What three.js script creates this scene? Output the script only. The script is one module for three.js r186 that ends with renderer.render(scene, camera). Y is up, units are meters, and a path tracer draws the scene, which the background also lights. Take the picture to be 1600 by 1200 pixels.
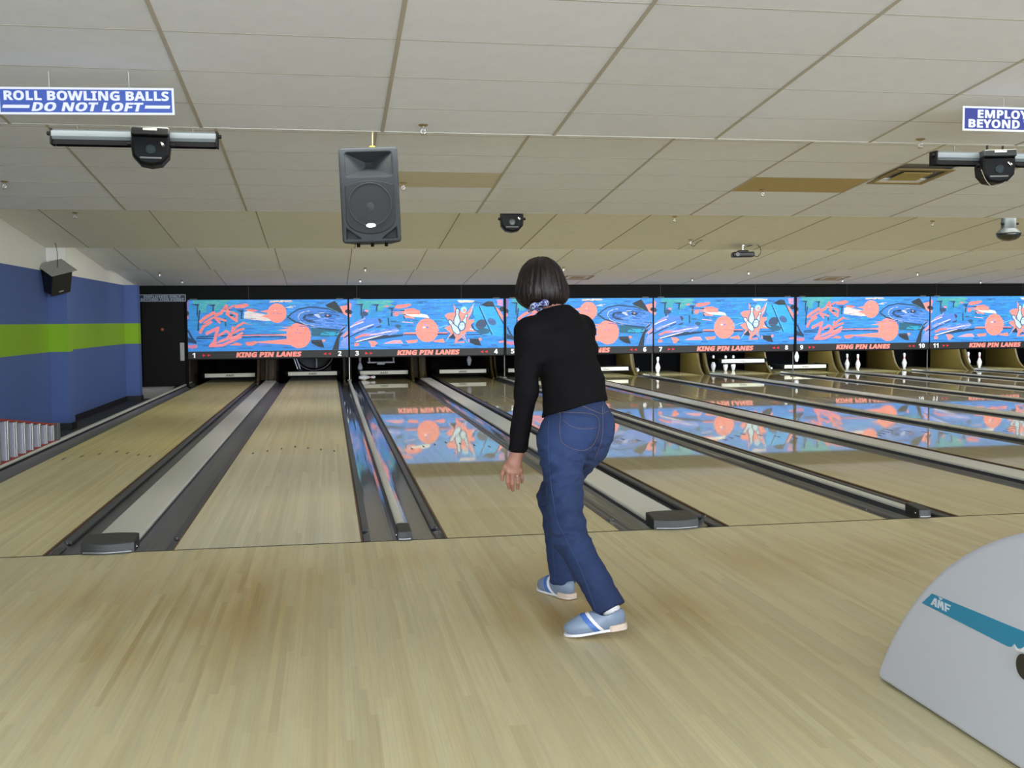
import * as THREE from 'three';
import { RoundedBoxGeometry } from 'three/addons/geometries/RoundedBoxGeometry.js';
import { mergeGeometries } from 'three/addons/utils/BufferGeometryUtils.js';
import { RectAreaLightUniformsLib } from 'three/addons/lights/RectAreaLightUniformsLib.js';
import { ImprovedNoise } from 'three/addons/math/ImprovedNoise.js';

// ---------------------------------------------------------------- camera, light, exposure
const scene = new THREE.Scene();
scene.background = new THREE.Color(0x000000);
const camera = new THREE.PerspectiveCamera(39.86, 4 / 3, 0.05, 100);
camera.position.set(-0.1642, 1.2902, 6.2023);
camera.rotation.order = 'YXZ';
camera.rotation.set(-0.0602, -0.1709, -0.0083);
scene.add(camera);
const renderer = new THREE.WebGLRenderer({ antialias: true });
renderer.toneMapping = THREE.LinearToneMapping;
renderer.toneMappingExposure = 1.0;
renderer.shadowMap.enabled = true;
RectAreaLightUniformsLib.init();
const LIGHT = {
  window: { color: [0.86, 0.92, 1.0], power: 11.5 },        // frosted glazing behind the bowlers
  troffer: { color: [0.95, 0.97, 1.0], power: 2.5 },          // concourse ceiling panels
  cove: { color: [1.0, 0.99, 0.91], power: 30 },            // strips hidden behind each ceiling drop
  deck: { color: [0.85, 0.93, 1.0], power: 170 },            // lamps over the pin decks
  mask: 0.56,                                               // glow of the lit masking units
};

// ---------------------------------------------------------------- helpers
let seed = 7;
const rnd = () => { seed = (seed * 1664525 + 1013904223) >>> 0; return seed / 4294967296; };
const noise = new ImprovedNoise();
const V = (x, y, z) => new THREE.Vector3(x, y, z);
const used = {};
const numbered = (n) => { const k = used[n] = (used[n] ?? -1) + 1; return k ? n + '_' + String(k).padStart(3, '0') : n; };
const std = (o) => new THREE.MeshStandardMaterial(o);
const phys = (o) => new THREE.MeshPhysicalMaterial(o);
const lin = (r, g, b) => new THREE.Color().setRGB(r, g, b);
function thing(name, label, category, [x, y, z] = [0, 0, 0], group) {
  const o = new THREE.Group(); o.name = numbered(name); scene.add(o); o.position.set(x, y, z);
  o.userData = { label, category }; if (group) o.userData.group = group;
  return o;
}
function structure(name, [x, y, z] = [0, 0, 0]) {
  const o = new THREE.Group(); o.name = name; scene.add(o); o.position.set(x, y, z); o.userData = { kind: 'structure' };
  return o;
}
function part(name, geo, mat, parent, x = 0, y = 0, z = 0) {
  const m = new THREE.Mesh(Array.isArray(geo) ? merge(geo) : geo, mat); m.name = name; m.position.set(x, y, z);
  m.castShadow = m.receiveShadow = true; parent.add(m); return m;
}
function merge(list) {
  return mergeGeometries(list.map((g) => { const c = g.index ? g.toNonIndexed() : g; for (const k of Object.keys(c.attributes)) if (!['position', 'normal', 'uv'].includes(k)) c.deleteAttribute(k); return c; }));
}
const at = (g, x, y, z) => { g.translate(x, y, z); return g; };
const box = (w, h, d, x = 0, y = 0, z = 0) => at(new THREE.BoxGeometry(w, h, d), x, y, z);
const rbox = (w, h, d, r, x = 0, y = 0, z = 0) => at(new RoundedBoxGeometry(w, h, d, 2, Math.min(r, w / 2.01, h / 2.01, d / 2.01)), x, y, z);
const cyl = (r1, r2, h, n = 20) => new THREE.CylinderGeometry(r1, r2, h, n);
const tube = (pts, r, n = 24, s = 8) => new THREE.TubeGeometry(new THREE.CatmullRomCurve3(pts.map((p) => (p.isVector3 ? p : V(...p)))), n, r, s);
const bar = (a, b, r, n = 10) => { const A = V(...a), B = V(...b), g = cyl(r, r, A.distanceTo(B), n); g.applyQuaternion(new THREE.Quaternion().setFromUnitVectors(V(0, 1, 0), B.clone().sub(A).normalize())); const m = A.add(B).multiplyScalar(0.5); return at(g, m.x, m.y, m.z); };
const shapeOf = (pts) => { const s = new THREE.Shape(); pts.forEach(([x, y], i) => (i ? s.lineTo(x, y) : s.moveTo(x, y))); s.closePath(); return s; };
const extrude = (pts, depth, bevel = 0.004, seg = 2) => new THREE.ExtrudeGeometry(Array.isArray(pts) ? shapeOf(pts) : pts, { depth: depth - 2 * bevel, bevelEnabled: bevel > 0, bevelThickness: bevel, bevelSize: bevel, bevelOffset: -bevel, bevelSegments: seg, curveSegments: 20 }).translate(0, 0, bevel);
function area(color, power, w, h, pos, target) {
  const l = new THREE.RectAreaLight(new THREE.Color().setRGB(...color), power, w, h);
  l.position.set(...pos); l.lookAt(...target); scene.add(l); return l;
}
function canvasTex(w, h, draw, rep) {
  const c = document.createElement('canvas'); c.width = w; c.height = h; draw(c.getContext('2d'), w, h);
  const t = new THREE.CanvasTexture(c); t.colorSpace = THREE.SRGBColorSpace; t.magFilter = THREE.LinearFilter; t.anisotropy = 8;
  if (rep) t.wrapS = t.wrapT = THREE.RepeatWrapping;
  return t;
}
function dataTex(w, h, f, srgb = true, rep = true) {
  const d = new Uint8Array(w * h * 4);
  for (let y = 0; y < h; y++) for (let x = 0; x < w; x++) { const c = f(x, y); const i = 4 * (y * w + x); d[i] = c[0]; d[i + 1] = c[1]; d[i + 2] = c[2]; d[i + 3] = 255; }
  const t = new THREE.DataTexture(d, w, h); t.magFilter = THREE.LinearFilter; t.minFilter = THREE.LinearMipmapLinearFilter; t.generateMipmaps = true;
  if (srgb) t.colorSpace = THREE.SRGBColorSpace; if (rep) t.wrapS = t.wrapT = THREE.RepeatWrapping; t.needsUpdate = true; return t;
}
const clamp = (x, a = 0, b = 255) => Math.max(a, Math.min(b, x));
const sstep = (a, b, x) => { const t = clamp((x - a) / (b - a), 0, 1); return t * t * (3 - 2 * t); };

// ---------------------------------------------------------------- the plan of the house
const LW = 1.0541, WIDE = 0.7115, NARROW = 0.512, P = 2 * LW + WIDE + NARROW, G = 0.228;
const laneL = (n) => (n % 2 ? -2 * LW - WIDE + P * ((n - 1) / 2) : -LW + P * (n / 2 - 1));
const ORD = ['wall', 'one', 'two', 'three', 'four', 'five', 'six', 'seven', 'eight', 'nine', 'ten', 'eleven', 'twelve', 'thirteen', 'fourteen', 'fifteen'];
const NL = 14, LEND = -19.3, MASKZ = -16.39;
const WALLX = -4.0, RIGHTX = 23, BACKZ = 12, FLOORY = -0.2, PITZ = -20.4;

// ---------------------------------------------------------------- materials
const tone = [];
for (let i = 0; i < 400; i++) tone.push([rnd(), rnd(), rnd()]);
// maple approach: one picture of board tones, grain and worn patches, 9 m by 4.7 m
const AX0 = -3.3, AW = 9, AZ0 = -0.02, AD = 4.7;
const wear = [[-0.6, 0.95, 0.5, 0.7, 1], [-0.82, 1.7, 0.5, 0.6, 0.8], [0.78, 1.6, 0.4, 0.6, 0.95], [1.2, 1.75, 0.4, 0.5, 0.8], [0.94, 0.75, 0.5, 0.45, 0.6], [2.3, 0.95, 0.8, 0.5, 0.7], [-1.7, 1.1, 0.6, 0.6, 0.5], [0.2, 0.5, 0.25, 0.3, 0.3], [4.2, 0.8, 0.9, 0.7, 0.4]];
const approachTex = dataTex(2048, 1024, (i, j) => {
  const x = AX0 + (i / 2048) * AW, z = AZ0 + (j / 1024) * AD, b = Math.floor(x / 0.027) + 150, t = tone[(b * 7) % 400];
  const seg = Math.floor((z + t[1] * 1.3) / 1.5), t2 = tone[(b * 13 + seg * 71) % 400];
  const grain = noise.noise(x * 220, z * 2.2, 1.3) * 5 + noise.noise(x * 90, z * 5, 8.1) * 5;
  let w = 0;
  for (const [wx, wz, rx, rz, a] of wear) { const q = ((x - wx) / rx) ** 2 + ((z - wz) / rz) ** 2; w += a * Math.exp(-q * 1.4); }
  w *= 1.3 * clamp(0.62 + 0.55 * noise.noise(x * 3.2, z * 1.5, 4) + 0.4 * noise.noise(x * 17, z * 1.6, 2) + 0.45 * (t2[2] - 0.5), 0, 1.4);
  const k = (t2[0] - 0.5) * 16 + grain + noise.noise(x * 0.9, z * 0.7, 6) * 7;
  return [clamp(198 + k - 22 * w), clamp(187 + k - 35 * w + (t2[1] - 0.5) * 5), clamp(143 + k * 0.9 - 48 * w + (t2[1] - 0.5) * 10)];
}, true, false);
const boardMat = phys({ map: approachTex, roughness: 0.42, clearcoat: 0.25, clearcoatRoughness: 0.28 });
// lane surface: 39 boards across, two pictures (oiled and dry)
function laneTex(k0, base) {
  return dataTex(512, 1024, (i, j) => {
    const x = i / 512, z = (j / 1024) * 19.3, b = Math.floor(x * 39), t = tone[(b * 11 + k0 * 29) % 400];
    const seg = Math.floor((z + t[1] * 3) / 2.6), t2 = tone[(b * 17 + seg * 53 + k0) % 400];
    const k = (t2[0] - 0.5) * 15 + noise.noise(x * 120, z * 1.5, k0) * 6 + noise.noise(x * 3, z * 0.5, 3 + k0) * 6;
    const edge = (x * 39) % 1 < 0.07 ? -7 : 0;
    const pine = sstep(4.4, 4.9, z + (b % 2) * 0.3) * (1 - sstep(17, 17.05, z));
    return [clamp(base[0] + k + edge - 6 * pine), clamp(base[1] + k + edge - 8 * pine + (t2[1] - 0.5) * 4), clamp(base[2] + k + edge - 18 * pine + (t2[1] - 0.5) * 8)];
  }, true, false);
}
const laneMats = [
  phys({ map: laneTex(1, [196, 185, 138]), roughness: 0.5, clearcoat: 0.12, clearcoatRoughness: 0.35 }),
  phys({ map: laneTex(2, [200, 192, 163]), roughness: 0.5, clearcoat: 0.12, clearcoatRoughness: 0.38 }),
  phys({ map: laneTex(3, [197, 184, 132]), roughness: 0.36, clearcoat: 0.95, clearcoatRoughness: 0.028 }),
  phys({ map: laneTex(4, [194, 181, 128]), roughness: 0.36, clearcoat: 0.95, clearcoatRoughness: 0.028 }),
];
const M = {
  black: phys({ color: lin(0.004, 0.004, 0.0045), roughness: 0.8, specularIntensity: 0.25 }),
  blackGloss: phys({ color: lin(0.008, 0.008, 0.009), roughness: 0.3, clearcoat: 0.4, clearcoatRoughness: 0.15 }),
  scan: phys({ color: lin(0.002, 0.002, 0.0025), roughness: 0.4, specularIntensity: 0.3 }),
  darkPlastic: std({ color: lin(0.022, 0.024, 0.022), roughness: 0.45 }),
  seam: std({ color: lin(0.012, 0.01, 0.008), roughness: 0.8 }),
  laneSide: std({ color: lin(0.12, 0.065, 0.03), roughness: 0.6 }),
  gutter: phys({ color: lin(0.085, 0.088, 0.095), roughness: 0.35, clearcoat: 0.9, clearcoatRoughness: 0.05 }),
  gutterDry: std({ color: lin(0.105, 0.108, 0.118), roughness: 0.5 }),
  rail: std({ color: lin(0.05, 0.054, 0.058), roughness: 0.4 }),
  cap: phys({ color: lin(0.56, 0.56, 0.49), roughness: 0.4, clearcoat: 0.3, clearcoatRoughness: 0.25 }),
  chrome: std({ color: lin(0.8, 0.8, 0.8), metalness: 1, roughness: 0.18 }),
  steel: std({ color: lin(0.6, 0.62, 0.65), metalness: 0.9, roughness: 0.34 }),
  brass: std({ color: lin(0.5, 0.38, 0.2), metalness: 0.9, roughness: 0.3 }),
  yellow: std({ color: lin(0.5, 0.6, 0.02), roughness: 0.6 }),
  white: std({ color: lin(0.75, 0.75, 0.72), roughness: 0.5 }),
  sweep: std({ color: lin(0.62, 0.64, 0.52), roughness: 0.45 }),
  kick: std({ color: lin(0.06, 0.041, 0.002), roughness: 0.6 }),
  kickDark: std({ color: lin(0.075, 0.055, 0.03), roughness: 0.65 }),
  pin: phys({ color: lin(0.82, 0.83, 0.85), roughness: 0.3, clearcoat: 0.5, clearcoatRoughness: 0.1 }),
  red: std({ color: lin(0.5, 0.02, 0.03), roughness: 0.4 }),
  grey: std({ color: lin(0.2, 0.2, 0.2), roughness: 0.55 }),
  wallBlue: std({ color: lin(0.075, 0.128, 0.34), roughness: 0.75 }),
  wallLime: std({ color: lin(0.24, 0.45, 0.012), roughness: 0.75 }),
  wallWhite: std({ color: lin(0.8, 0.8, 0.74), roughness: 0.8 }),
  base: std({ color: lin(0.012, 0.012, 0.014), roughness: 0.5 }),
};
// ceiling tiles: fine pores as relief, faint mottling in colour
const tileBump = dataTex(256, 256, (x, y) => { const n = rnd() < 0.09 ? 90 : 200 + rnd() * 40; return [n, n, n]; }, false);
tileBump.repeat.set(3, 3);
function tileMat(r, g, b) {
  const map = dataTex(128, 128, (x, y) => { const n = noise.noise(x * 0.06, y * 0.06, r * 40) * 3 + rnd() * 4; return [clamp(r + n), clamp(g + n), clamp(b + n)]; });
  return std({ map, bumpMap: tileBump, bumpScale: 0.0006, roughness: 0.9 });
}
const tileMats = [tileMat(234, 235, 240), tileMat(231, 232, 236), tileMat(237, 238, 243)];
const tileWarm = [tileMat(238, 237, 226), tileMat(235, 234, 222)];
const tilePale = [tileMat(240, 241, 238), tileMat(237, 238, 235)];
const tileStain = tileMat(190, 166, 112), tileStainLight = tileMat(214, 203, 176);
const gridMat = std({ color: lin(0.5, 0.455, 0.37), roughness: 0.6 });
const teeMat = std({ color: lin(0.46, 0.43, 0.37), roughness: 0.7 });
const gridWhite = std({ color: lin(0.62, 0.6, 0.54), roughness: 0.5 });

// ---------------------------------------------------------------- shell: floors, walls
const subfloor = structure('floor');
part('slab', [box(RIGHTX - WALLX + 0.4, 0.2, BACKZ - PITZ + 0.4, (RIGHTX + WALLX) / 2, FLOORY - 0.1, (BACKZ + PITZ) / 2)], std({ color: lin(0.03, 0.03, 0.032), roughness: 0.7 }), subfloor);
part('concourse', box(RIGHTX - WALLX, 0.19, BACKZ - 4.62, (RIGHTX + WALLX) / 2, FLOORY + 0.1, (BACKZ + 4.62) / 2), std({ color: lin(0.2, 0.17, 0.14), roughness: 0.9 }), subfloor);
part('approach_base', [box(RIGHTX - WALLX, 0.17, 4.6, (RIGHTX + WALLX) / 2, FLOORY + 0.085, 2.3)], M.seam, subfloor);
const boardGeo = (w, d) => { // chamfered top edges, about 20 triangles
  const c = 0.0003, h = 0.028;
  return extrude([[-w / 2, 0], [w / 2, 0], [w / 2, h - c], [w / 2 - c, h], [-w / 2 + c, h], [-w / 2, h - c]], d, 0, 1);
};
for (let i = 0, x = -3.1; i < 298; i++, x += 0.027) {
  const g = boardGeo(0.02692, 4.58); g.translate(x, -0.0285, 0.012);
  const p = g.attributes.position, u = g.attributes.uv;
  for (let k = 0; k < p.count; k++) u.setXY(k, (p.getX(k) - AX0) / AW, (p.getZ(k) - AZ0) / AD);
  part('board', g, boardMat, subfloor);
}
part('approach_side', [box(0.9 - 0.015, 0.17, 4.58, -3.5565, -0.0855, 2.3), box(RIGHTX - 4.96, 0.17, 4.58, (RIGHTX + 4.96) / 2, -0.0855, 2.3)], std({ color: lin(0.6, 0.48, 0.24), roughness: 0.4 }), subfloor);

const wl = structure('wall_left');
const strip = (y0, y1, x, z0, z1, t = 0.2) => box(t, y1 - y0, z0 - z1, x - t / 2, (y0 + y1) / 2, (z0 + z1) / 2);
part('lower_band', strip(FLOORY, 0.9, WALLX, BACKZ, PITZ), M.wallBlue, wl);
part('stripe_band', strip(0.9, 1.29, WALLX, BACKZ, PITZ), M.wallLime, wl);
part('upper_band', strip(1.29, 2.02, WALLX, BACKZ, PITZ), M.wallBlue, wl);
part('top_band', strip(2.02, 3.5, WALLX, BACKZ, PITZ), M.wallWhite, wl);
for (const z of [-9.44, -15.0, 1.5]) {
  const c = new THREE.Group(); c.name = 'pilaster'; wl.add(c);
  const b = (y0, y1) => box(0.25, y1 - y0, 0.27, WALLX + 0.125, (y0 + y1) / 2, z - 0.135);
  part('lower_band', b(FLOORY, 0.9), M.wallBlue, c); part('stripe_band', b(0.9, 1.29), M.wallLime, c);
  part('upper_band', b(1.29, 2.02), M.wallBlue, c);
  if (z < -9 && z > -12) part('top_band', b(2.02, 2.62), M.wallWhite, c);
  part('baseboard', box(0.275, 0.1, 0.3, WALLX + 0.13, FLOORY + 0.05, z - 0.135), M.base, c);
}
part('baseboard', box(0.02, 0.1, 32, WALLX + 0.01, FLOORY + 0.05, -4), M.base, wl);
const wr = structure('wall_right');
part('panel', strip(FLOORY, 3.5, RIGHTX + 0.2, BACKZ, PITZ), M.wallBlue, wr);
const wb = structure('wall_back');
part('sill_wall', box(RIGHTX - WALLX, 0.9, 0.2, (RIGHTX + WALLX) / 2, 0.25, BACKZ + 0.1), M.wallWhite, wb);
part('head_wall', box(RIGHTX - WALLX, 0.7, 0.2, (RIGHTX + WALLX) / 2, 3.15, BACKZ + 0.1), M.wallWhite, wb);
const glow = (c, k) => std({ color: lin(0.8, 0.8, 0.8), emissive: new THREE.Color().setRGB(...c), emissiveIntensity: k, roughness: 0.5 });
for (let i = 0; i < 6; i++) {
  const w = (RIGHTX - WALLX) / 6, x = WALLX + w * (i + 0.5);
  const win = structure('window_' + (i + 1));
  part('pane', box(w - 0.1, 2.1, 0.04, x, 1.75, BACKZ + 0.06), glow(LIGHT.window.color, 1.5), win);
  part('frame', [box(0.06, 2.1, 0.12, x - w / 2 + 0.03, 1.75, BACKZ + 0.05), box(0.06, 2.1, 0.12, x + w / 2 - 0.03, 1.75, BACKZ + 0.05)], M.grey, win);
  area(LIGHT.window.color, LIGHT.window.power, w - 0.1, 2.0, [x, 1.75, BACKZ - 0.05], [x, 1.75, 0]);
}
for (let i = 0; i < 2; i++) {
  const z = 6.7 + i * 3.3, win = structure('window_' + (i + 7));
  part('pane', box(0.04, 1.7, 2.9, WALLX + 0.02, 1.75, z), glow(LIGHT.window.color, 1.5), win);
  part('frame', [box(0.1, 1.84, 0.07, WALLX + 0.04, 1.75, z - 1.48), box(0.1, 1.84, 0.07, WALLX + 0.04, 1.75, z + 1.48), box(0.1, 0.07, 2.9, WALLX + 0.04, 0.87, z), box(0.1, 0.07, 2.9, WALLX + 0.04, 2.63, z)], M.grey, win);
  area(LIGHT.window.color, LIGHT.window.power * 0.3, 2.9, 1.7, [WALLX + 0.06, 1.75, z], [0, 1.75, z]);
}
const wp = structure('wall_front');
part('pit_wall', box(RIGHTX - WALLX, 3.7, 0.2, (RIGHTX + WALLX) / 2, 1.65, PITZ - 0.1), M.black, wp);
// black fascia over the masking units, in panels with pale joints
const trim = structure('trim_1');
for (let x = -4, k = 0; x < RIGHTX; x += 2.22, k++) {
  const x1 = Math.min(x + 2.22, RIGHTX), x0 = k ? x : WALLX;
  part('fascia_panel', rbox(x1 - x0 - 0.012, 0.62, 0.05, 0.004, (x0 + x1) / 2, 2.06, MASKZ - 0.06), phys({ color: lin(0.007, 0.0075, 0.008), roughness: 0.8, specularIntensity: 0.25 }), trim);
  if (k) part('joint_strip', box(0.012, 0.62, 0.03, x0 - 0.006, 2.06, MASKZ - 0.055), std({ color: lin(0.06, 0.06, 0.055), roughness: 0.5 }), trim);
}

// ---------------------------------------------------------------- stepped ceiling
const ceil = structure('ceiling');
const SL = 0.10091, TAN = Math.tan(SL), ROW = 0.6096 * Math.cos(SL), CX0 = -0.9874, CW = 1.2192;
const teeth = [ // low edge z, y, back end z
  { z: -1.32, y: 2.611, z1: 2.72 }, { z: -5.35, y: 2.46, z1: -1.335 }, { z: -9.4, y: 2.345, z1: -5.365 }, { z: -13.4, y: 2.235, z1: -9.415 }, { z: -16.36, y: 2.05, z1: -13.415 },
];
const planeY = (t, z) => t.y + (z - t.z) * (t.tan ?? TAN);
teeth[4].tan = 0.085;
function panelGeo(t, x0, x1, z0, z1, th = 0.016) { // z0 nearer; a slab in the slope with bevelled face edges
  const w = x1 - x0, dz = z0 - z1, s = Math.atan(t.tan ?? TAN), g = rbox(w, th, dz / Math.cos(s), 0.002);
  const u = g.attributes.uv, p = g.attributes.position; for (let i = 0; i < p.count; i++) u.setXY(i, p.getX(i) + x0 * 0.37, p.getZ(i) + z0 * 0.53);
  g.rotateX(-s); g.translate((x0 + x1) / 2, planeY(t, (z0 + z1) / 2) + th / 2, (z0 + z1) / 2); return g;
}
teeth.forEach((t, k) => {
  const i0 = -3, i1 = [5, 7, 10, 13, 14][k], gap = 0.004;
  const zs = k === 0 ? [2.7, 2.257, 1.651, 1.044, 0.4378, -0.1687, -0.7752, -1.315] : k === 1 ? [-1.345, -1.712, -2.318, -2.925, -3.531, -4.137, -4.744, -5.345] : [t.z1 - 0.01, t.z + 0.005];
  for (let i = i0; i <= i1; i++) {
    const xa = Math.max(CX0 + CW * i, WALLX + 0.002), xb = Math.min(CX0 + CW * (i + 1), RIGHTX);
    if (xb < xa + 0.05) continue;
    for (let j = 0; j + 1 < zs.length; j++) {
      if (k === 1 && i === 5 && j === 3) { // opening for the air diffuser, half a tile wide
        part('tile', panelGeo(t, xa + 0.6096 + gap / 2, xb - gap / 2, zs[j] - gap / 2, zs[j + 1] + gap / 2), tileMats[1], ceil); continue;
      }
      let m = k < 2 ? tileMats[(i * 5 + j * 3 + 30) % 3] : k === 2 ? tileWarm[(i + 9) % 2] : tilePale[(i + 9) % 2];
      if (k === 1 && i === 4 && j === 4) m = tileStain;
      if (k === 1 && ((i === 1 && j === 4) || (i === -3 && j === 4))) m = tileStainLight;
      part('tile', panelGeo(t, xa + gap / 2, xb - gap / 2, zs[j] - gap / 2, zs[j + 1] + gap / 2), m, ceil);
    }
    if (xa > WALLX + 0.1) { // main runner under each long joint
      const w = k < 2 ? 0.024 : 0.012;
      part('runner', panelGeo({ ...t, y: t.y - 0.004 }, xa - w / 2, xa + w / 2, t.z1 - 0.01, t.z + 0.004, 0.004), k < 2 ? gridMat : std({ color: lin(0.3, 0.29, 0.2), roughness: 0.7 }), ceil);
    }
  }
  const xE = CX0 + CW * (i1 + 1);
  if (k < 2) for (const z of zs.slice(1, -1)) part('cross_tee', panelGeo({ ...t, y: t.y - 0.0012 }, WALLX, xE, z + 0.005, z - 0.005, 0.002), teeMat, ceil);
  part('backing', [panelGeo({ ...t, y: t.y + 0.017 }, WALLX, xE, t.z1, t.z, 0.02), ...(xE < RIGHTX ? [panelGeo(t, xE, RIGHTX, t.z1, t.z, 0.02)] : [])], M.grey, ceil);
  const nxt = teeth[k + 1];
  if (nxt) { // upright of the step, pale lip, and the strip lamp it hides
    const top = planeY(nxt, nxt.z1) + 0.04;
    part('riser', box(RIGHTX - WALLX, top - t.y, 0.012, (RIGHTX + WALLX) / 2, (top + t.y) / 2, t.z - 0.006), gridWhite, ceil);
    if (k === 0) part('lip', rbox(RIGHTX - WALLX, 0.01, 0.016, 0.003, (RIGHTX + WALLX) / 2, t.y + 0.001, t.z), gridWhite, ceil);
    part('strip_lamp', box(20, 0.03, 0.03, WALLX + 10.3, t.y + 0.1, t.z - 0.035), glow(LIGHT.cove.color, 0.8), ceil);
    area(LIGHT.cove.color, LIGHT.cove.power * [1, 1, 1.35, 1.6][k], RIGHTX - WALLX - 1.3, 0.07, [(RIGHTX + WALLX) / 2 + 0.5, t.y + 0.06, t.z - 0.075], [(RIGHTX + WALLX) / 2 + 0.5, t.y - (k < 2 ? 1 : 0.55), t.z - (k < 2 ? 0.6 : 1)]);
  }
});
part('concourse_ceiling', box(RIGHTX - WALLX, 0.03, BACKZ - 2.7, (RIGHTX + WALLX) / 2, 3.05, (BACKZ + 2.7) / 2), tileMats[0], ceil);
part('deck', box(RIGHTX - WALLX + 0.4, 0.1, BACKZ - PITZ + 0.4, (RIGHTX + WALLX) / 2, 3.5, (BACKZ + PITZ) / 2), M.grey, ceil);
for (const z of [4.4, 8.4]) for (const x of [-2.4, 1.2, 4.8, 8.4, 12.5, 17]) {
  part('troffer', [box(1.18, 0.03, 0.58, x, 3.03, z)], glow(LIGHT.troffer.color, 1.2), ceil);
  area(LIGHT.troffer.color, LIGHT.troffer.power, 1.15, 0.55, [x, 3.005, z], [x, 0, z - 0.001]);
}

// ---------------------------------------------------------------- lanes, gutters, dividers
const laneGeo = (() => {
  const L = 16.98, a = box(LW, 0.05, L, LW / 2, -0.025, -0.012 - L / 2), p = a.attributes.position, u = a.attributes.uv;
  for (let i = 0; i < p.count; i++) u.setXY(i, p.getX(i) / LW, -p.getZ(i) / 19.3); return a;
})();
const deckGeo = (() => { const L = 2.3, a = box(LW, 0.05, L, LW / 2, -0.027, -17.0 - L / 2), p = a.attributes.position, u = a.attributes.uv; for (let i = 0; i < p.count; i++) u.setXY(i, p.getX(i) / LW, -p.getZ(i) / 19.3); return a; })();
const arrowGeo = shapeOf([[-0.011, 0], [0.011, 0], [0.004, 0.12], [0, 0.15], [-0.004, 0.12]]);
const arrowFlat = new THREE.ExtrudeGeometry(arrowGeo, { depth: 0.0012, bevelEnabled: false }); arrowFlat.rotateX(-Math.PI / 2);
const arrowMat = std({ color: lin(0.03, 0.02, 0.015), roughness: 0.5 });
const laneSeen = { 1: 'dry matt maple bowling lane beside the blue wall, under the painted figure one', 2: 'pale dry bowling lane under the painted figure two, showing no picture in its surface' };
for (let n = 1; n <= NL; n++) {
  const t = thing('bowling_lane', laneSeen[n] || `glossy oiled maple bowling lane ending under the painted figure ${ORD[n]}`, 'bowling lane', [laneL(n), 0, 0], 'bowling lanes side by side');
  part('lane_bed', laneGeo, laneMats[n < 3 ? n - 1 : 2 + (n % 2)], t);
  part('pin_deck', deckGeo, laneMats[n < 3 ? n - 1 : 2 + (n % 2)], t);
  part('edge_board', [box(0.012, 0.052, 16.95, -0.005, -0.0275, -8.5), box(0.012, 0.052, 16.95, LW + 0.005, -0.0275, -8.5)], M.laneSide, t);
  for (let k = 0; k < 7; k++) part('arrow_mark', arrowFlat, arrowMat, t, 0.132 * (k + 1), 0.0002, -4.42 - (3 - Math.abs(k - 3)) * 0.155);
}
// gutter trough: shallow round channel; a bumper rail folded down on the lane side
const gutterGeo = (() => {
  const pts = []; const N = 12;
  for (let i = 0; i <= N; i++) { const a = (i / N) * 2 - 1; pts.push([a * G / 2, -0.014 - 0.045 * Math.pow(1 - Math.pow(Math.abs(a), 3.2), 0.8)]); }
  for (let i = N; i >= 0; i--) { const a = (i / N) * 2 - 1; pts.push([a * G / 2, -0.085]); }
  const g = extrude(pts, 17.6, 0, 1); g.translate(0, 0, -17.61); return g;
})();
const railGeo = (() => { const g = [rbox(0.05, 0.026, 16.6, 0.01, 0, -0.024, -8.75), rbox(0.046, 0.022, 0.3, 0.009, 0, -0.026, -0.16)]; return merge(g); })();
const clipGeo = at(cyl(0.006, 0.006, 0.012, 10), 0.012, -0.006, -0.36);
const sideWord = { near: 'nearer the blue wall', far: 'farther from the blue wall' };
for (let n = 1; n <= NL; n++) for (const s of [0, 1]) {
  const x = s ? laneL(n) + LW + 0.011 + G / 2 : laneL(n) - 0.011 - G / 2;
  const t = thing('gutter', `grey gutter channel of lane ${ORD[n]}, on its side ${s ? sideWord.far : sideWord.near}`, 'gutter', [x, 0, 0], 'gutters beside the lanes');
  part('channel', gutterGeo, n < 2 || (n === 2 && !s) ? M.gutterDry : M.gutter, t);
  const rx = (s ? -1 : 1) * (G / 2 - 0.028);
  if (!(n === 1 && !s)) { part('bumper_rail', railGeo, M.rail, t, rx, 0, 0); part('rail_clip', clipGeo, M.chrome, t, rx * 0.96, 0, 0); }
}
function capGeo(w, L, h, crown) {
  const pts = [[-w / 2, h - 0.02], [w / 2, h - 0.02], [w / 2, h - 0.008]]; const N = 10;
  for (let i = 0; i <= N; i++) { const a = 1 - (i / N) * 2; pts.push([a * (w / 2 - 0.006), h + crown * (1 - a * a)]); }
  pts.push([-w / 2, h - 0.008]);
  const g = extrude(pts, L, 0, 1); g.translate(0, 0, -L); return g;
}
function hoodGeo(w, d, h) { // bowed front and back, sloping top
  const s = new THREE.Shape(); s.moveTo(-w / 2, 0.0); s.quadraticCurveTo(0, 0.16 * w, w / 2, 0.0); s.lineTo(w / 2, -d); s.quadraticCurveTo(0, -d - 0.22 * w, -w / 2, -d); s.closePath();
  const g = new THREE.ExtrudeGeometry(s, { depth: h - 0.012, bevelEnabled: true, bevelThickness: 0.008, bevelSize: 0.008, bevelOffset: -0.008, bevelSegments: 3, curveSegments: 16 });
  const p = g.attributes.position; // shape y is world -z ... lay it down
  for (let i = 0; i < p.count; i++) { const x = p.getX(i), y = p.getY(i), z = p.getZ(i); const f = z / h; p.setXYZ(i, x, z * (1 - 0.32 * sstep(-d * 0.5, 0.05, y)) + 0.002, y + 0.018 - 0.006 * f); }
  g.computeVertexNormals(); return g;
}
const wideCap = capGeo(0.25, 16.9, 0.034, 0.006), narrowCap = capGeo(0.056, 17.0, 0.036, 0.006);
const wideSkirt = box(0.236, 0.1, 16.9, 0, -0.034, -8.55), narrowSkirt = box(0.046, 0.1, 17, 0, -0.034, -8.6);
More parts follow.
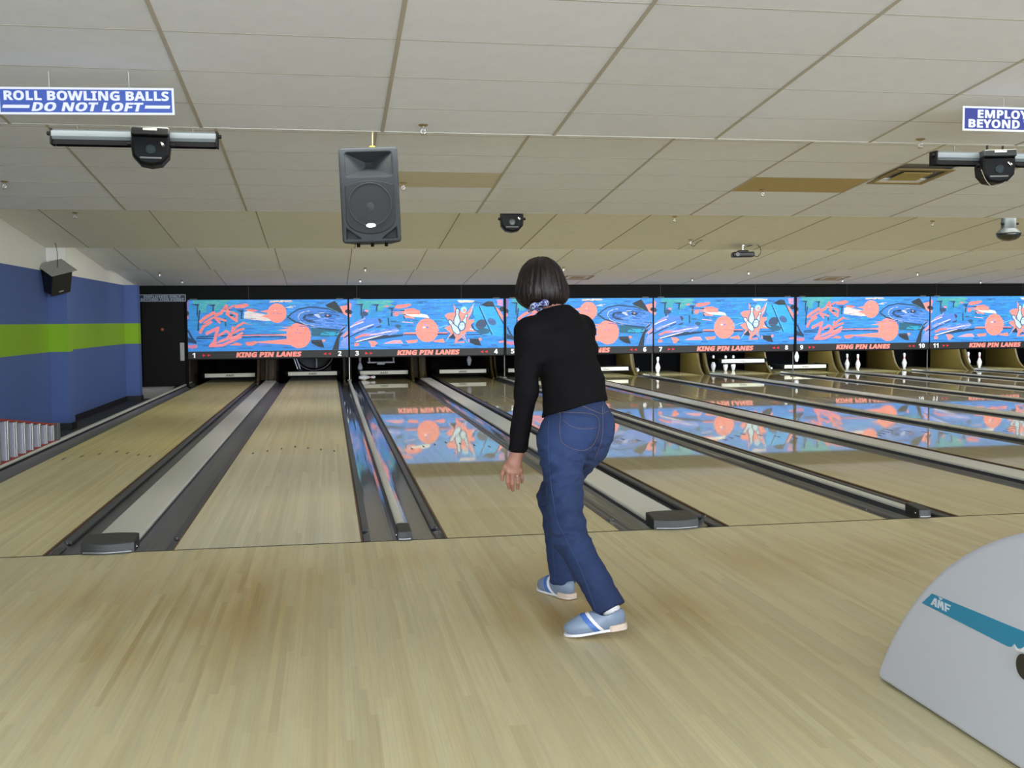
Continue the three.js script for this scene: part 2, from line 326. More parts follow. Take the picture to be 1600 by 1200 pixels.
const wideHood = hoodGeo(0.285, 0.17, 0.082), narrowHood = hoodGeo(0.08, 0.17, 0.075);
const stickerGeo = box(0.13, 0.001, 0.05, 0, 0.0412, -0.262);
for (let n = 1; n < NL; n++) {
  const wide = n % 2 === 1, w = wide ? WIDE : NARROW, x = laneL(n) + LW + w / 2;
  const t = thing('lane_divider', `${wide ? 'wide' : 'narrow'} pale capping strip running between lanes ${ORD[n]} and ${ORD[n + 1]}${n < 5 ? ', with a black end hood' : ''}`, 'lane divider', [x, 0, 0], 'capping strips between the lanes');
  part('capping', wide ? wideCap : narrowCap, M.cap, t, 0, 0, wide ? -0.1 : -0.1);
  part('skirt', wide ? wideSkirt : narrowSkirt, M.rail, t);
  part('end_hood', wide ? wideHood : narrowHood, M.darkPlastic, t);
  part('kick_strip', wide ? tube([[-0.13, 0.012, 0.03], [0, 0.012, 0.055], [0.13, 0.012, 0.03]], 0.003, 12, 6) : tube([[-0.034, 0.011, 0.018], [0, 0.011, 0.026], [0.034, 0.011, 0.018]], 0.004, 8, 6), M.steel, t);
  part('pivot_pin', merge([at(new THREE.SphereGeometry(0.007, 8, 6), (wide ? 0.15 : -0.046), 0.028, -0.02)]), M.chrome, t);
  if (wide) part('sticker', stickerGeo, M.yellow, t, 0.0, 0, 0);
  if (wide) part('end_plate', rbox(0.19, 0.012, 0.2, 0.004, 0, 0.044, -16.85), std({ color: lin(0.16, 0.19, 0.23), roughness: 0.5 }), t);
}
{
  const t = thing('edge_ledge', 'cream edge ledge outside the first gutter, along the foot of the blue wall', 'ledge', [laneL(1) - 0.011 - G - 0.032, 0, 0]);
  part('ledge_top', capGeo(0.062, 17.3, 0.03, 0.004), M.cap, t);
  part('ledge_wall', box(0.05, 0.22, 17.3, 0, -0.09, -8.65), M.base, t);
}
part('foul_line', box(RIGHTX - WALLX - 0.9, 0.0012, 0.012, (RIGHTX + WALLX) / 2 + 0.4, 0.0006, 0.004), M.seam, subfloor);

// ---------------------------------------------------------------- masking units
const SAL = '#f08e84', SAL2 = '#e87f7c';
function strokes(g) {
  const poly = (c, ...v) => { g.fillStyle = c; g.beginPath(); for (let i = 0; i < v.length; i += 2) i ? g.lineTo(v[i], v[i + 1]) : g.moveTo(v[i], v[i + 1]); g.closePath(); g.fill(); };
  const ell = (c, x, y, rx, ry, a = 0) => { g.fillStyle = c; g.beginPath(); g.ellipse(x, y, rx, ry, a, 0, 7); g.fill(); };
  const line = (c, w, ...v) => { g.strokeStyle = c; g.lineWidth = w; g.lineCap = 'round'; g.lineJoin = 'round'; g.beginPath(); for (let i = 0; i < v.length; i += 2) i ? g.lineTo(v[i], v[i + 1]) : g.moveTo(v[i], v[i + 1]); g.stroke(); };
  const dab = (c, x0, y0, x1, y1, n, len, w, slope = 0) => { for (let i = 0; i < n; i++) { const x = x0 + rnd() * (x1 - x0), y = y0 + rnd() * (y1 - y0), l = len * (0.4 + rnd()); line(c, w * (0.4 + rnd()), x, y, x + l, y + slope * l + (rnd() - 0.5) * 8); } };
  const ball = (c, x, y, r, tails) => { const q = []; for (let i = 0; i < 40; i++) { const a = i / 40 * Math.PI * 2, k = r * (1 + (rnd() - 0.5) * 0.045); q.push(x + Math.cos(a) * k, y + Math.sin(a) * k * 1.02); } poly(c, ...q); for (const [yy, l, h] of tails) poly(c, x - r * 0.6, yy - h, x - r * 0.6, yy + h, x - l, yy); };
  return { poly, ell, line, dab, ball };
}
const BLUE = '#3585d3', DEEP = '#2d74c4', CYAN = '#3699d0', INK = '#1d3a5c', DARK = '#26303e', PALE = '#cfd3d8', LAV = '#8a9be0';
function ground(g, S) {
  g.fillStyle = BLUE; g.fillRect(-100, -100, 3400, 1300);
  S.dab('#2a86dd', 0, 80, 3100, 1000, 170, 260, 26); S.dab(CYAN, 0, 80, 3100, 700, 110, 200, 24); S.dab(DEEP, 0, 80, 3100, 1000, 90, 220, 20); S.dab('#3a95e6', 0, 100, 3100, 1000, 70, 160, 14); g.globalAlpha = 0.45; S.dab('#173f78', 0, 100, 3100, 1000, 70, 150, 16); S.dab('#2b3a52', 0, 420, 3100, 820, 34, 120, 12); g.globalAlpha = 1;
}
function brushed(g, S) { g.globalAlpha = 0.16; S.dab('#0e2c56', 0, 90, 3100, 1000, 260, 120, 9, 0.05); S.dab('#d6e6f4', 0, 90, 3100, 1000, 170, 110, 7, -0.04); g.globalAlpha = 1; }
function columns(g, S) { // dark-topped columns, top of the left half
  S.poly('#3d9cab', 170, 85, 880, 85, 760, 170, 640, 300, 330, 320, 200, 200);
  S.dab('#54a8a8', 330, 90, 800, 230, 26, 90, 18);
  for (const [x, y, w, h] of [[110, 170, 170, 470], [420, 180, 150, 250], [720, 250, 130, 320], [960, 290, 130, 330]]) { S.poly('#2a86c8', x, y, x + w, y, x + w - 20, y + h, x + 10, y + h); S.poly(INK, x + 10, y - 8, x + w + 20, y - 14, x + w - 6, y + 36, x + w - 16, y + h * 0.5, x + w - 40, y + h * 0.4, x + w - 30, y + 18); }
  S.line(INK, 26, 300, 280, 280, 420, 260, 640); S.line(INK, 22, 760, 430, 770, 560);
}
const artA = canvasTex(1024, 324, (g) => {
  g.setTransform(0.3386, 0, 0, 0.3418, -42 * 0.3386, -84 * 0.3418);
  const S = strokes(g); ground(g, S); columns(g, S);
  S.poly('#7d6aa8', 40, 90, 110, 90, 90, 330, 40, 420); S.ell(DARK, 60, 330, 45, 50); S.ell('#d0788a', 55, 400, 40, 40);
  S.line(INK, 34, 80, 650, 140, 770, 210, 860); S.poly(INK, 60, 760, 210, 830, 230, 890, 60, 860);
  S.poly('#c77a9d', 50, 905, 240, 905, 240, 960, 150, 985, 50, 955);
  S.line(INK, 20, 230, 790, 520, 790); S.line(INK, 16, 240, 765, 1060, 730, 3100, 735); S.line(INK, 14, 1060, 775, 2000, 775);
  S.line(SAL2, 20, 1060, 742, 2000, 738);
  // brushed lettering in two rows
  S.line(SAL2, 56, 310, 480, 390, 410, 560, 320); S.line(SAL2, 52, 300, 680, 360, 570, 500, 490); S.line(SAL2, 36, 380, 500, 520, 420, 700, 330); S.line(SAL2, 44, 570, 400, 660, 500); S.line(SAL2, 40, 620, 420, 770, 465); S.line(SAL2, 34, 580, 350, 720, 310);
  S.line(SAL2, 50, 690, 320, 790, 190, 830, 340); S.line(SAL2, 52, 800, 340, 900, 420, 975, 470); S.line(SAL2, 36, 850, 235, 920, 195); S.line(SAL2, 44, 900, 320, 985, 350, 975, 440); S.line(SAL, 26, 740, 290, 860, 300); S.ell(INK, 880, 368, 36, 18);
  S.poly(SAL2, 945, 180, 1150, 150, 1230, 185, 1110, 240, 940, 240); S.poly(SAL2, 1140, 260, 1280, 250, 1390, 290, 1200, 320);
  S.line('#e8808a', 58, 420, 700, 630, 600, 590, 720, 560, 850, 480, 930); S.line('#e8808a', 46, 640, 740, 780, 660, 850, 710, 790, 800, 650, 850); S.line(SAL2, 44, 910, 640, 990, 570, 1100, 510); S.line(SAL2, 40, 900, 590, 880, 700, 850, 790); S.line(SAL2, 42, 900, 700, 1000, 650, 1100, 620); S.line('#e8908c', 44, 860, 800, 960, 770, 1070, 700); S.line('#e8808a', 54, 480, 930, 700, 920, 860, 850, 1040, 770); S.line(SAL, 22, 500, 900, 700, 850, 1040, 720); S.poly(SAL2, 1090, 500, 1290, 550, 1120, 530);
  S.poly(SAL2, 820, 920, 960, 870, 1060, 900, 1040, 930); S.poly(SAL2, 1120, 870, 1330, 850, 1350, 890, 1250, 935, 1150, 930); S.poly('#5d7fd8', 1340, 890, 1560, 850, 1560, 930, 1380, 930);
  // pale comet and the two balls
  S.poly(PALE, 1120, 310, 1200, 290, 1560, 380, 1800, 470, 1500, 480, 1110, 430); S.dab('#e8c0b8', 1130, 320, 1500, 440, 18, 130, 12, 0.2);
  S.ball(SAL, 1730, 335, 178, [[300, 330, 40], [390, 300, 60]]); S.ball(SAL, 2130, 755, 232, [[650, 410, 30], [740, 620, 24], [870, 900, 60], [600, 330, 18]]);
  for (const [x, y] of [[1690, 280], [1668, 338], [1735, 342], [2105, 645], [2080, 705], [2150, 705]]) S.ell('#9a86b8', x, y, 17, 14);
  S.ell('#ffe3d8', 1692, 284, 12, 8);
  S.dab('#e8c8a8', 1590, 100, 1960, 135, 26, 110, 9); S.dab('#cdd2c2', 1880, 205, 2000, 240, 12, 70, 9);
  // the fish-like swirl
  S.poly('#3f7fd0', 1980, 370, 2140, 250, 2420, 220, 2700, 260, 3010, 330, 3060, 480, 2900, 660, 2500, 640, 2160, 540);
  S.line(INK, 22, 1920, 420, 1990, 350, 2130, 265, 2340, 225, 2700, 260, 2980, 340); S.line(INK, 26, 1950, 420, 2060, 500, 2300, 560, 2560, 630, 2900, 665);
  S.line(PALE, 12, 2120, 420, 2150, 350, 2240, 310, 2340, 300); S.line(PALE, 10, 2130, 440, 2180, 510, 2270, 550, 2420, 580, 2600, 600); S.line(INK, 44, 2400, 370, 2270, 380, 2230, 430, 2300, 480, 2420, 500);
  S.poly('#b9c4e4', 2420, 370, 2560, 330, 2640, 330, 2520, 380, 2560, 430, 2500, 425); S.line(INK, 18, 2520, 360, 2640, 345, 2760, 360, 2900, 390); S.ell(INK, 2690, 390, 70, 36); S.ell('#d8a098', 2685, 382, 20, 16); S.line(INK, 12, 2560, 400, 2640, 440, 2740, 440);
  S.dab('#6d96e6', 2300, 420, 2900, 600, 40, 150, 10, 0.05); S.dab('#2a5fae', 2100, 260, 2900, 600, 36, 140, 12, 0.1);
  S.poly(DARK, 2640, 190, 2820, 110, 2870, 160, 2900, 230, 2980, 350, 2780, 300, 2700, 240); S.line('#3a8a9a', 14, 2700, 240, 2880, 320); S.line(INK, 14, 2890, 200, 3000, 370);
  S.poly(SAL, 2920, 220, 3060, 190, 3060, 400, 2990, 360); S.ell(DARK, 3060, 310, 44, 36);
  S.poly('#23607a', 2370, 610, 2880, 680, 2860, 780, 2380, 770); S.dab('#2aa0c8', 2540, 660, 2850, 760, 14, 70, 22); S.poly(DARK, 2370, 840, 2560, 840, 2610, 985, 2500, 970, 2370, 900); S.ell(SAL, 2600, 855, 34, 24);
  S.poly(DARK, 2760, 1030, 2850, 800, 2990, 570, 3040, 560, 2900, 830, 2880, 1030); S.poly('#6d8fe0', 2890, 1000, 3070, 560, 3070, 1000); S.dab(LAV, 2900, 600, 3060, 960, 18, 90, 20, -0.8); S.line(SAL, 34, 2980, 780, 3060, 700); S.line(INK, 20, 3000, 800, 3070, 760); brushed(g, S);
});
const artB = canvasTex(1024, 324, (g) => {
  g.setTransform(1024 / 2940, 0, 0, 324 / 936, -36 * 1024 / 2940, -72 * 324 / 936);
  const S = strokes(g); ground(g, S); columns(g, S);
  S.poly('#d9838c', 36, 120, 80, 160, 60, 280, 36, 290); S.ell(DARK, 40, 310, 45, 45); S.ell(SAL, 40, 375, 34, 30);
  S.ell('#5b7fd2', 350, 290, 55, 30); S.ell('#d88aa0', 360, 290, 36, 22); S.ell('#354a6e', 320, 345, 62, 44); S.ell('#3f4160', 580, 480, 52, 52); S.ell('#33486a', 570, 570, 60, 34); S.ell('#2a5a7a', 940, 580, 60, 34); S.ell('#2a5a7a', 860, 490, 60, 14);
  // sweeping feathers
  S.poly('#4a80d8', 36, 590, 200, 440, 560, 420, 620, 560, 300, 660, 36, 760); S.poly('#4a7fd2', 60, 840, 240, 720, 900, 590, 960, 650, 700, 770, 200, 860);
  S.line(LAV, 34, 60, 580, 180, 500, 320, 430); S.line('#c07a9a', 26, 140, 530, 290, 490); S.line('#e4dcd8', 16, 50, 590, 160, 540, 290, 495); S.line('#e2d8d2', 18, 110, 690, 250, 620, 480, 540); S.line(LAV, 40, 90, 680, 190, 630); S.line(INK, 18, 36, 770, 250, 670, 480, 580);
  S.line(SAL2, 40, 150, 790, 260, 745, 420, 735); S.line('#e8b8c4', 26, 420, 735, 660, 705); S.line('#ecdcea', 20, 640, 700, 945, 655); S.line('#e8ded0', 20, 160, 860, 400, 800, 640, 750); S.poly(INK, 120, 880, 420, 810, 660, 745, 1040, 735, 1030, 765, 760, 800, 400, 840); S.dab(LAV, 150, 640, 900, 760, 26, 110, 12, -0.2);
  S.poly(SAL, 380, 850, 500, 850, 560, 890, 490, 955, 430, 960, 420, 910); S.poly(SAL2, 120, 880, 210, 890, 200, 940, 120, 945); S.poly('#eaa2b2', 640, 905, 860, 840, 990, 840, 1040, 905); S.poly(SAL, 1080, 850, 1320, 830, 1290, 890, 1130, 905); S.poly(SAL, 1640, 850, 1800, 820, 1830, 900, 1600, 880);
  // red bands, comet, ball
  S.poly(SAL2, 880, 240, 920, 180, 1180, 160, 1200, 190, 1100, 230, 960, 255); S.ell(SAL2, 735, 205, 40, 16); S.poly(SAL2, 1070, 260, 1240, 245, 1340, 290, 1220, 330, 1080, 300); S.poly('#ecebdc', 1070, 290, 1180, 320, 1500, 370, 1540, 430, 1200, 400, 1060, 350); S.poly(SAL, 1050, 370, 1240, 410, 1260, 440, 1080, 420); S.ell(SAL2, 910, 355, 46, 40); S.line('#f0b8b8', 14, 1030, 500, 1230, 520);
  S.line(SAL, 26, 1060, 712, 1300, 712); S.line('#6b4254', 22, 1060, 738, 1300, 738); S.line(SAL2, 20, 1660, 712, 1880, 712); S.line('#35284a', 20, 1680, 735, 1880, 735);
  S.ball(SAL, 1490, 665, 214, [[330, 580, 20], [350, 662, 16], [300, 510, 14], [310, 772, 14]]); S.ball(SAL, 1490, 640, 200, []); S.poly(SAL, 1640, 560, 1720, 580, 1660, 620, 1730, 660, 1650, 700, 1700, 760, 1640, 800);
  for (const [x, y, c] of [[1465, 555, '#8d8fd0'], [1435, 605, '#f4ece8'], [1500, 605, '#6a78c0']]) S.ell(c, x, y, 24, 18);
  S.dab('#f3d8c4', 2080, 100, 2320, 140, 30, 80, 9);
  // burst with flying pins
  S.poly(SAL, 1830, 380, 1900, 340, 2020, 330, 2000, 170, 2080, 300, 2140, 300, 2260, 330, 2400, 160, 2360, 320, 2280, 470, 2460, 460, 2330, 560, 2350, 640, 2540, 690, 2250, 690, 2210, 760, 2260, 900, 2140, 800, 2060, 890, 2200, 870, 2210, 905, 2010, 910, 2040, 800, 1990, 720, 1840, 880, 1940, 720, 1820, 620, 1950, 560, 1900, 480);
  S.line('#9ccbe8', 16, 2390, 180, 2330, 330, 2260, 420); S.line('#b4d8ee', 18, 2320, 640, 2500, 690); S.line('#6fb4e4', 18, 1860, 860, 1960, 750); S.line('#5aa6e0', 26, 2160, 770, 2260, 900); S.line('#7fc0e8', 16, 1700, 620, 1880, 570); S.ell('#9fd0e4', 2200, 280, 60, 60); S.ell('#e8948c', 2210, 290, 26, 30);
  S.poly(DARK, 1900, 810, 2000, 720, 2030, 830); S.poly('#2b4a86', 2060, 860, 2160, 810, 2200, 850);
  const pin = (x, y, a, s) => { g.save(); g.translate(x, y); g.rotate(a); g.scale(s, s); const shp = (k) => { g.beginPath(); g.moveTo(0, -190 - k); g.bezierCurveTo(40 + k, -190 - k, 34 + k, -120, 22 + k, -80); g.bezierCurveTo(30 + k, -20, 62 + k, 10, 58 + k, 70); g.bezierCurveTo(54 + k, 120, 40 + k, 150, 28, 175 + k); g.lineTo(-28, 175 + k); g.bezierCurveTo(-40 - k, 150, -54 - k, 120, -58 - k, 70); g.bezierCurveTo(-62 - k, 10, -30 - k, -20, -22 - k, -80); g.bezierCurveTo(-34 - k, -120, -40 - k, -190 - k, 0, -190 - k); g.closePath(); g.fill(); }; g.fillStyle = '#2d5f8a'; shp(20); g.fillStyle = '#bfd6dc'; shp(0); g.fillStyle = SAL; g.fillRect(-24, -98, 48, 18); g.restore(); };
  pin(2215, 480, 0.35, 0.62); pin(2070, 440, 0.05, 0.92); pin(2150, 590, 0.3, 0.5); S.ell('#2d5f8a', 2160, 590, 74, 92, 0.2); S.ell('#bfd6dc', 2160, 590, 54, 74, 0.2); pin(2010, 610, -0.62, 0.86);
  // wheels and planks at the far side
  S.poly('#2fa0e0', 2380, 240, 2560, 200, 2780, 230, 2960, 560, 2980, 800, 2600, 760, 2400, 640); S.ell('#2fa6e8', 2470, 330, 110, 110); S.line(INK, 10, 2380, 280, 2365, 380, 2420, 440); S.poly(DARK, 2530, 190, 2660, 120, 2760, 125, 2800, 220, 2640, 225); S.ell('#3a4d6e', 2530, 560, 110, 90, -0.5); S.ell('#3f5f96', 2740, 510, 90, 60, 0.5); S.line(INK, 22, 2350, 570, 2400, 660, 2540, 720); S.ell('#2c5f80', 2580, 690, 120, 56);
  S.line(INK, 20, 2500, 230, 2640, 540, 2740, 750); S.line('#4fb2ec', 14, 2530, 240, 2670, 540, 2770, 750); S.line(INK, 18, 2780, 200, 2960, 540); S.poly(SAL, 2810, 220, 2900, 300, 2960, 400, 2960, 500, 2880, 380); S.poly('#c490b8', 2840, 90, 2960, 90, 2960, 220, 2860, 200); S.ell(DARK, 2940, 270, 50, 44);
  S.poly(DARK, 2310, 830, 2480, 830, 2530, 965, 2420, 950, 2310, 900); S.ell(SAL, 2510, 840, 30, 28); S.poly(SAL, 2280, 840, 2300, 840, 2300, 900, 2280, 890); S.poly('#d98a98', 2860, 890, 2980, 860, 2980, 910, 2880, 915); S.line(INK, 14, 2260, 750, 2540, 750); brushed(g, S);
});
function stripTex(a, b) {
  return canvasTex(1024, 50, (g, w, h) => {
    g.fillStyle = '#1d1e22'; g.fillRect(0, 0, w, h); g.textBaseline = 'middle'; g.textAlign = 'center';
    g.save(); g.translate(514, 26); g.transform(1, 0, -0.2, 1, 0, 0); g.scale(1.22, 1); g.font = 'bold 43px sans-serif'; g.fillStyle = SAL; g.strokeStyle = SAL; g.lineWidth = 4; g.fillText('KING PIN LANES', 0, 0, 372); g.strokeText('KING PIN LANES', 0, 0, 372); g.restore();
    g.font = 'bold 44px sans-serif'; g.fillStyle = '#eef2f4'; g.strokeStyle = '#eef2f4'; g.lineWidth = 2; for (const [s, x] of [[a, 46], [b, 968]]) { g.fillText(s, x, 25); g.strokeText(s, x, 25); }
    g.fillStyle = '#c8202c';
    for (const [x, d] of [[108, 1], [138, 1], [872, -1], [902, -1]]) { g.beginPath(); g.moveTo(x - 10 * d, 16); g.lineTo(x + 12 * d, 26); g.lineTo(x - 10 * d, 36); g.closePath(); g.fill(); }
  });
}
const maskFrame = phys({ color: lin(0.006, 0.006, 0.007), roughness: 0.6, specularIntensity: 0.3 });
const sheet = (w, h, d) => { const g = box(w, h, d); return g; };
for (let i = 0; i < 7; i++) {
  const x0 = NARROW / 2 + P * (i - 1) + (i ? 0.018 : 0.03), x1 = NARROW / 2 + P * i - 0.018, w = x1 - x0, a = 2 * i + 1;
  const A = i % 2 === 0, art = A ? artA : artB;
  const seen = A ? 'masking unit with brushed coral lettering and two coral balls' : 'masking unit with a burst of white pins';
  const t = thing('masking_unit', `${seen}, over lanes ${ORD[a]} and ${ORD[a + 1]}`, 'masking unit', [(x0 + x1) / 2, 0, MASKZ], 'painted masking units over the pin decks');
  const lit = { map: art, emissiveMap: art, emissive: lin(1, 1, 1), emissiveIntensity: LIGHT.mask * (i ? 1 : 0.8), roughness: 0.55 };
  part('art_panel', sheet(w, 1.06, 0.02), std(lit), t, 0, 1.227, -0.01);
  const st = stripTex(String(a), String(a + 1));
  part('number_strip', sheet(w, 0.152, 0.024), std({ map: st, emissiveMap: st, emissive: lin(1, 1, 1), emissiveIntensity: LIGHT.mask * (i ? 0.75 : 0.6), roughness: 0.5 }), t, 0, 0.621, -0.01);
  part('frame', [box(w, 0.02, 0.06, 0, 0.536, -0.025), box(w, 0.012, 0.06, 0, 1.763, -0.03), box(0.03, 1.22, 0.03, w / 2 + 0.016, 1.15, -0.02)], maskFrame, t);
  for (const q of [-1, 1]) part('hanger', rbox(0.14, 0.012, 0.03, 0.003, q * (w / 2 - 0.16), 1.775, -0.01), M.grey, t);
}
// thick black uprights between some units, thin posts down to the narrow cappings
for (let i = 0; i < 7; i++) {
  const x = NARROW / 2 + P * i, thick = i % 2 === 1;
  const t = thing('mask_post', `thin post between lanes ${ORD[2 * i + 2]} and ${ORD[2 * i + 3]} holding up the masking units`, 'post', [x, 0, MASKZ + 0.03], 'posts under the masking units');
  part('pole', bar([0, 0.04, -0.12], [0, 0.55, -0.12], 0.013), i === 0 ? M.steel : M.grey, t);
  part('foot_plate', rbox(0.09, 0.02, 0.09, 0.004, 0, 0.05, -0.12), M.grey, t);
  if (thick) part('upright', rbox(0.05, 1.24, 0.03, 0.004, 0, 1.15, 0), maskFrame, t);
}

// ---------------------------------------------------------------- pin end: kickbacks, sweeps, pins
function kickGeo(th) { // side plate: the front edge flares out towards the lane at the floor
  const s = new THREE.Shape(); s.moveTo(17.0, 0); s.quadraticCurveTo(17.22, 0.08, 17.32, 0.26); s.quadraticCurveTo(17.44, 0.5, 17.52, 0.95); s.lineTo(18.6, 0.95); s.lineTo(18.6, -0.1); s.lineTo(17.0, -0.1); s.closePath();
  const g = extrude(s, th, 0.006); g.rotateY(Math.PI / 2); g.translate(-th / 2, 0, 0); return g;
}
const kickThin = kickGeo(0.05);
for (let n = 0; n <= NL; n++) {
  const wide = n % 2 === 1, w = wide ? WIDE : NARROW, x = n === 0 ? laneL(1) - 0.3 : laneL(n) + LW + w / 2;
  const t = thing('kickback', n === 0 ? 'dark brown pin deck side plate next to the black door' : `brown pin deck side plates standing between lanes ${ORD[n]} and ${ORD[n + 1] ?? 'fifteen'}`, 'kickback', [x, 0, 0], 'kickback plates at the pin decks');
  const o = wide ? 0.16 : 0.1, m = n < 3 ? M.kickDark : M.kick;
  if (n === 0) part('side_plate', kickThin, m, t);
  else if (wide) { for (const q of [-0.27, -0.09, 0.06]) part('side_plate', kickThin, m, t, q, 0, q > 0 ? -0.55 : 0); part('front_board', rbox(0.3, 0.9, 0.03, 0.006, -0.1, 0.46, -17.75), M.kickDark, t); }
  else { for (const q of [-0.09, 0.05]) part('side_plate', kickThin, m, t, q, 0, q > 0 ? -0.8 : -0.45); part('front_board', rbox(0.12, 0.9, 0.03, 0.006, -0.02, 0.46, -18.6), M.kickDark, t); }
}
const logo = canvasTex(512, 48, (g, w, h) => {
  g.fillStyle = '#d6d8c4'; g.fillRect(0, 0, w, h); g.fillStyle = '#20241f'; g.save(); g.translate(256, 25); g.transform(1.5, 0, -0.3, 1, 0, 0); g.font = 'bold 30px sans-serif'; g.textAlign = 'center'; g.textBaseline = 'middle'; g.fillText('AMF', 0, 0); g.restore(); g.fillRect(198, 36, 116, 3);
});
const sweepFace = std({ map: logo, roughness: 0.45 });
const sweepLow = { 1: 0.145, 2: 0.155, 3: 0.15, 4: 0.15, 5: 0.15, 6: 0.15, 8: 0.285, 9: 0.13 };
for (let n = 1; n <= NL; n++) {
  const t = thing('pinsetter', sweepLow[n] === undefined ? `dark pinsetter opening of lane ${ORD[n]} with its sweep lifted away` : n === 8 ? 'pinsetter of lane eight with its pale sweep bar half raised before the pins' : `pinsetter of lane ${ORD[n]} with its pale sweep bar lowered`, 'pinsetter', [laneL(n) + LW / 2, 0, 0], 'pinsetters at the lane ends');
  if (sweepLow[n] !== undefined) {
    const y = sweepLow[n];
    part('sweep_bar', rbox(1.06, 0.085, 0.03, 0.006, 0, y, -17.5), M.sweep, t);
    part('logo_plate', new THREE.PlaneGeometry(0.94, 0.075), sweepFace, t, 0, y, -17.484);
    part('sweep_rail', [rbox(1.12, 0.03, 0.045, 0.01, 0, y - 0.06, -17.5), rbox(1.12, 0.02, 0.04, 0.006, 0, y + 0.055, -17.5)], M.black, t);
    for (const s of [-1, 1]) part('sweep_arm', [rbox(0.05, 0.09, 0.7, 0.02, s * 0.575, y + 0.01, -17.84)], M.black, t);
  }
  if (n === 3) {
    part('pin_table', [rbox(0.62, 0.03, 0.5, 0.006, -0.03, 0.35, -18.4), box(0.62, 0.02, 0.02, -0.03, 0.5, -18.2), bar([-0.3, 0.35, -18.16], [-0.3, 0.52, -18.16], 0.02), bar([0.25, 0.35, -18.16], [0.25, 0.52, -18.16], 0.02)], M.white, t);
    part('centre_cell', rbox(0.18, 0.06, 0.1, 0.02, -0.04, 0.33, -18.12), M.white, t);
  } else if (n > 2) part('pin_table', [rbox(0.95, 0.06, 0.9, 0.01, 0, 0.86, -18.7)], M.black, t);
  part('cushion', rbox(1.02, 0.98, 0.08, 0.02, 0, 0.3, -19.75), M.black, t);
}
{ // machinery seen through the open end of lane 2
  const c = laneL(2) + LW / 2;
  const w = thing('ball_lift', 'dark ball lift wheel behind the open end of lane two', 'ball lift', [c, 0, -18.9]);
  part('wheel_rim', at(new THREE.TorusGeometry(0.46, 0.05, 10, 48), 0.02, 0.62, 0), M.blackGloss, w);
  part('spoke_bars', [bar([-0.5, 0.62, 0.06], [-0.36, 0.2, 0.06], 0.02), bar([-0.44, 0.62, 0.08], [-0.3, 0.2, 0.08], 0.018)], M.steel, w);
  const q = thing('steel_pole', 'pale upright pole behind the open end of lane two', 'pole', [c + 0.07, 0, -19.36]);
  part('pole', bar([0, -0.1, 0], [0, 0.95, 0], 0.028), M.white, q); part('collar', at(cyl(0.04, 0.04, 0.04), 0, 0.06, 0), M.grey, q);
  const r = thing('machine_cover', 'grey panels of the machine cover behind the ball lift wheel', 'cover', [c, 0, -19.6]);
  part('cover_panel', rbox(0.42, 1.12, 0.03, 0.01, -0.16, 0.36, 0), std({ color: lin(0.16, 0.17, 0.19), roughness: 0.6 }), r);
  part('cover_panel', rbox(0.34, 1.12, 0.03, 0.01, 0.24, 0.36, -0.01), std({ color: lin(0.13, 0.14, 0.1), roughness: 0.6 }), r);
}
// pins
const pinProfile = [[0, 0], [0.0258, 0], [0.0285, 0.004], [0.0355, 0.02], [0.0455, 0.055], [0.0553, 0.09], [0.0605, 0.114], [0.0585, 0.14], [0.05, 0.168], [0.0385, 0.195], [0.0295, 0.22], [0.0245, 0.243], [0.0228, 0.255], [0.0238, 0.275], [0.0275, 0.305], [0.0312, 0.333], [0.0322, 0.343], [0.0298, 0.36], [0.022, 0.374], [0.011, 0.3805], [0, 0.381]];
const pinCurve = new THREE.SplineCurve(pinProfile.map(([r, y]) => new THREE.Vector2(r, y)));
const pinGeo = new THREE.LatheGeometry(pinCurve.getPoints(60).map((p) => new THREE.Vector2(Math.max(p.x, 0), p.y)), 24);
const bandGeo = (y0, y1) => { const q = []; for (let i = 0; i <= 4; i++) { const y = y0 + (y1 - y0) * i / 4; let r = 0.03; for (let k = 1; k < pinProfile.length; k++) if (pinProfile[k][1] >= y) { const [a, b] = [pinProfile[k - 1], pinProfile[k]]; r = a[0] + (b[0] - a[0]) * (y - a[1]) / (b[1] - a[1]); break; } q.push(new THREE.Vector2(r + 0.0012, y)); } return new THREE.LatheGeometry(q, 24); };
const bands = merge([bandGeo(0.238, 0.25), bandGeo(0.262, 0.274)]);
const protoPin = new THREE.Group(); { part('pin_body', pinGeo, M.pin, protoPin); part('neck_stripes', bands, M.red, protoPin); }
function addPin(label, x, y, z, rot) {
  const p = protoPin.clone(); p.name = numbered('bowling_pin'); scene.add(p); p.position.set(x, y, z); if (rot) p.rotation.set(...rot);
  p.userData = { label, category: 'bowling pin', group: 'white bowling pins at the lane ends' };
}
const c = (n) => laneL(n) + LW / 2;
addPin('white bowling pin standing alone on lane seven beside the post', 7.63, 0, -18.3);
addPin('white pin on lane eight, farthest from the side plate, behind the raised sweep', 9.66, 0, -18.6);
addPin('white pin in the middle of the three behind the raised sweep of lane eight', 9.44, 0, -18.55);
addPin('white pin half hidden by the side plate behind the sweep of lane eight', 9.2, 0, -18.75);
addPin('front white pin standing on lane ten, nearest the gutter side plate', c(10) - 0.02, 0, -18.25);
addPin('second white pin from the brown side plate on lane ten', c(10) - 0.15, 0, -18.55);
addPin('back white pin on lane ten, mostly hidden by the brown side plate', c(10) - 0.3, 0, -18.82);
addPin('white pin standing in the near back corner of lane eleven', c(11) - 0.43, 0, -18.95);
addPin('white pin standing near the middle of lane eleven', c(11) - 0.16, 0, -18.55);
addPin('front white pin standing on lane twelve', c(12), 0, -18.3);
addPin('white pin in the second row of lane twelve', c(12) - 0.15, 0, -18.55);
addPin('white pin in the back of lane twelve, partly behind the brown plates', c(12) - 0.3, 0, -18.82);
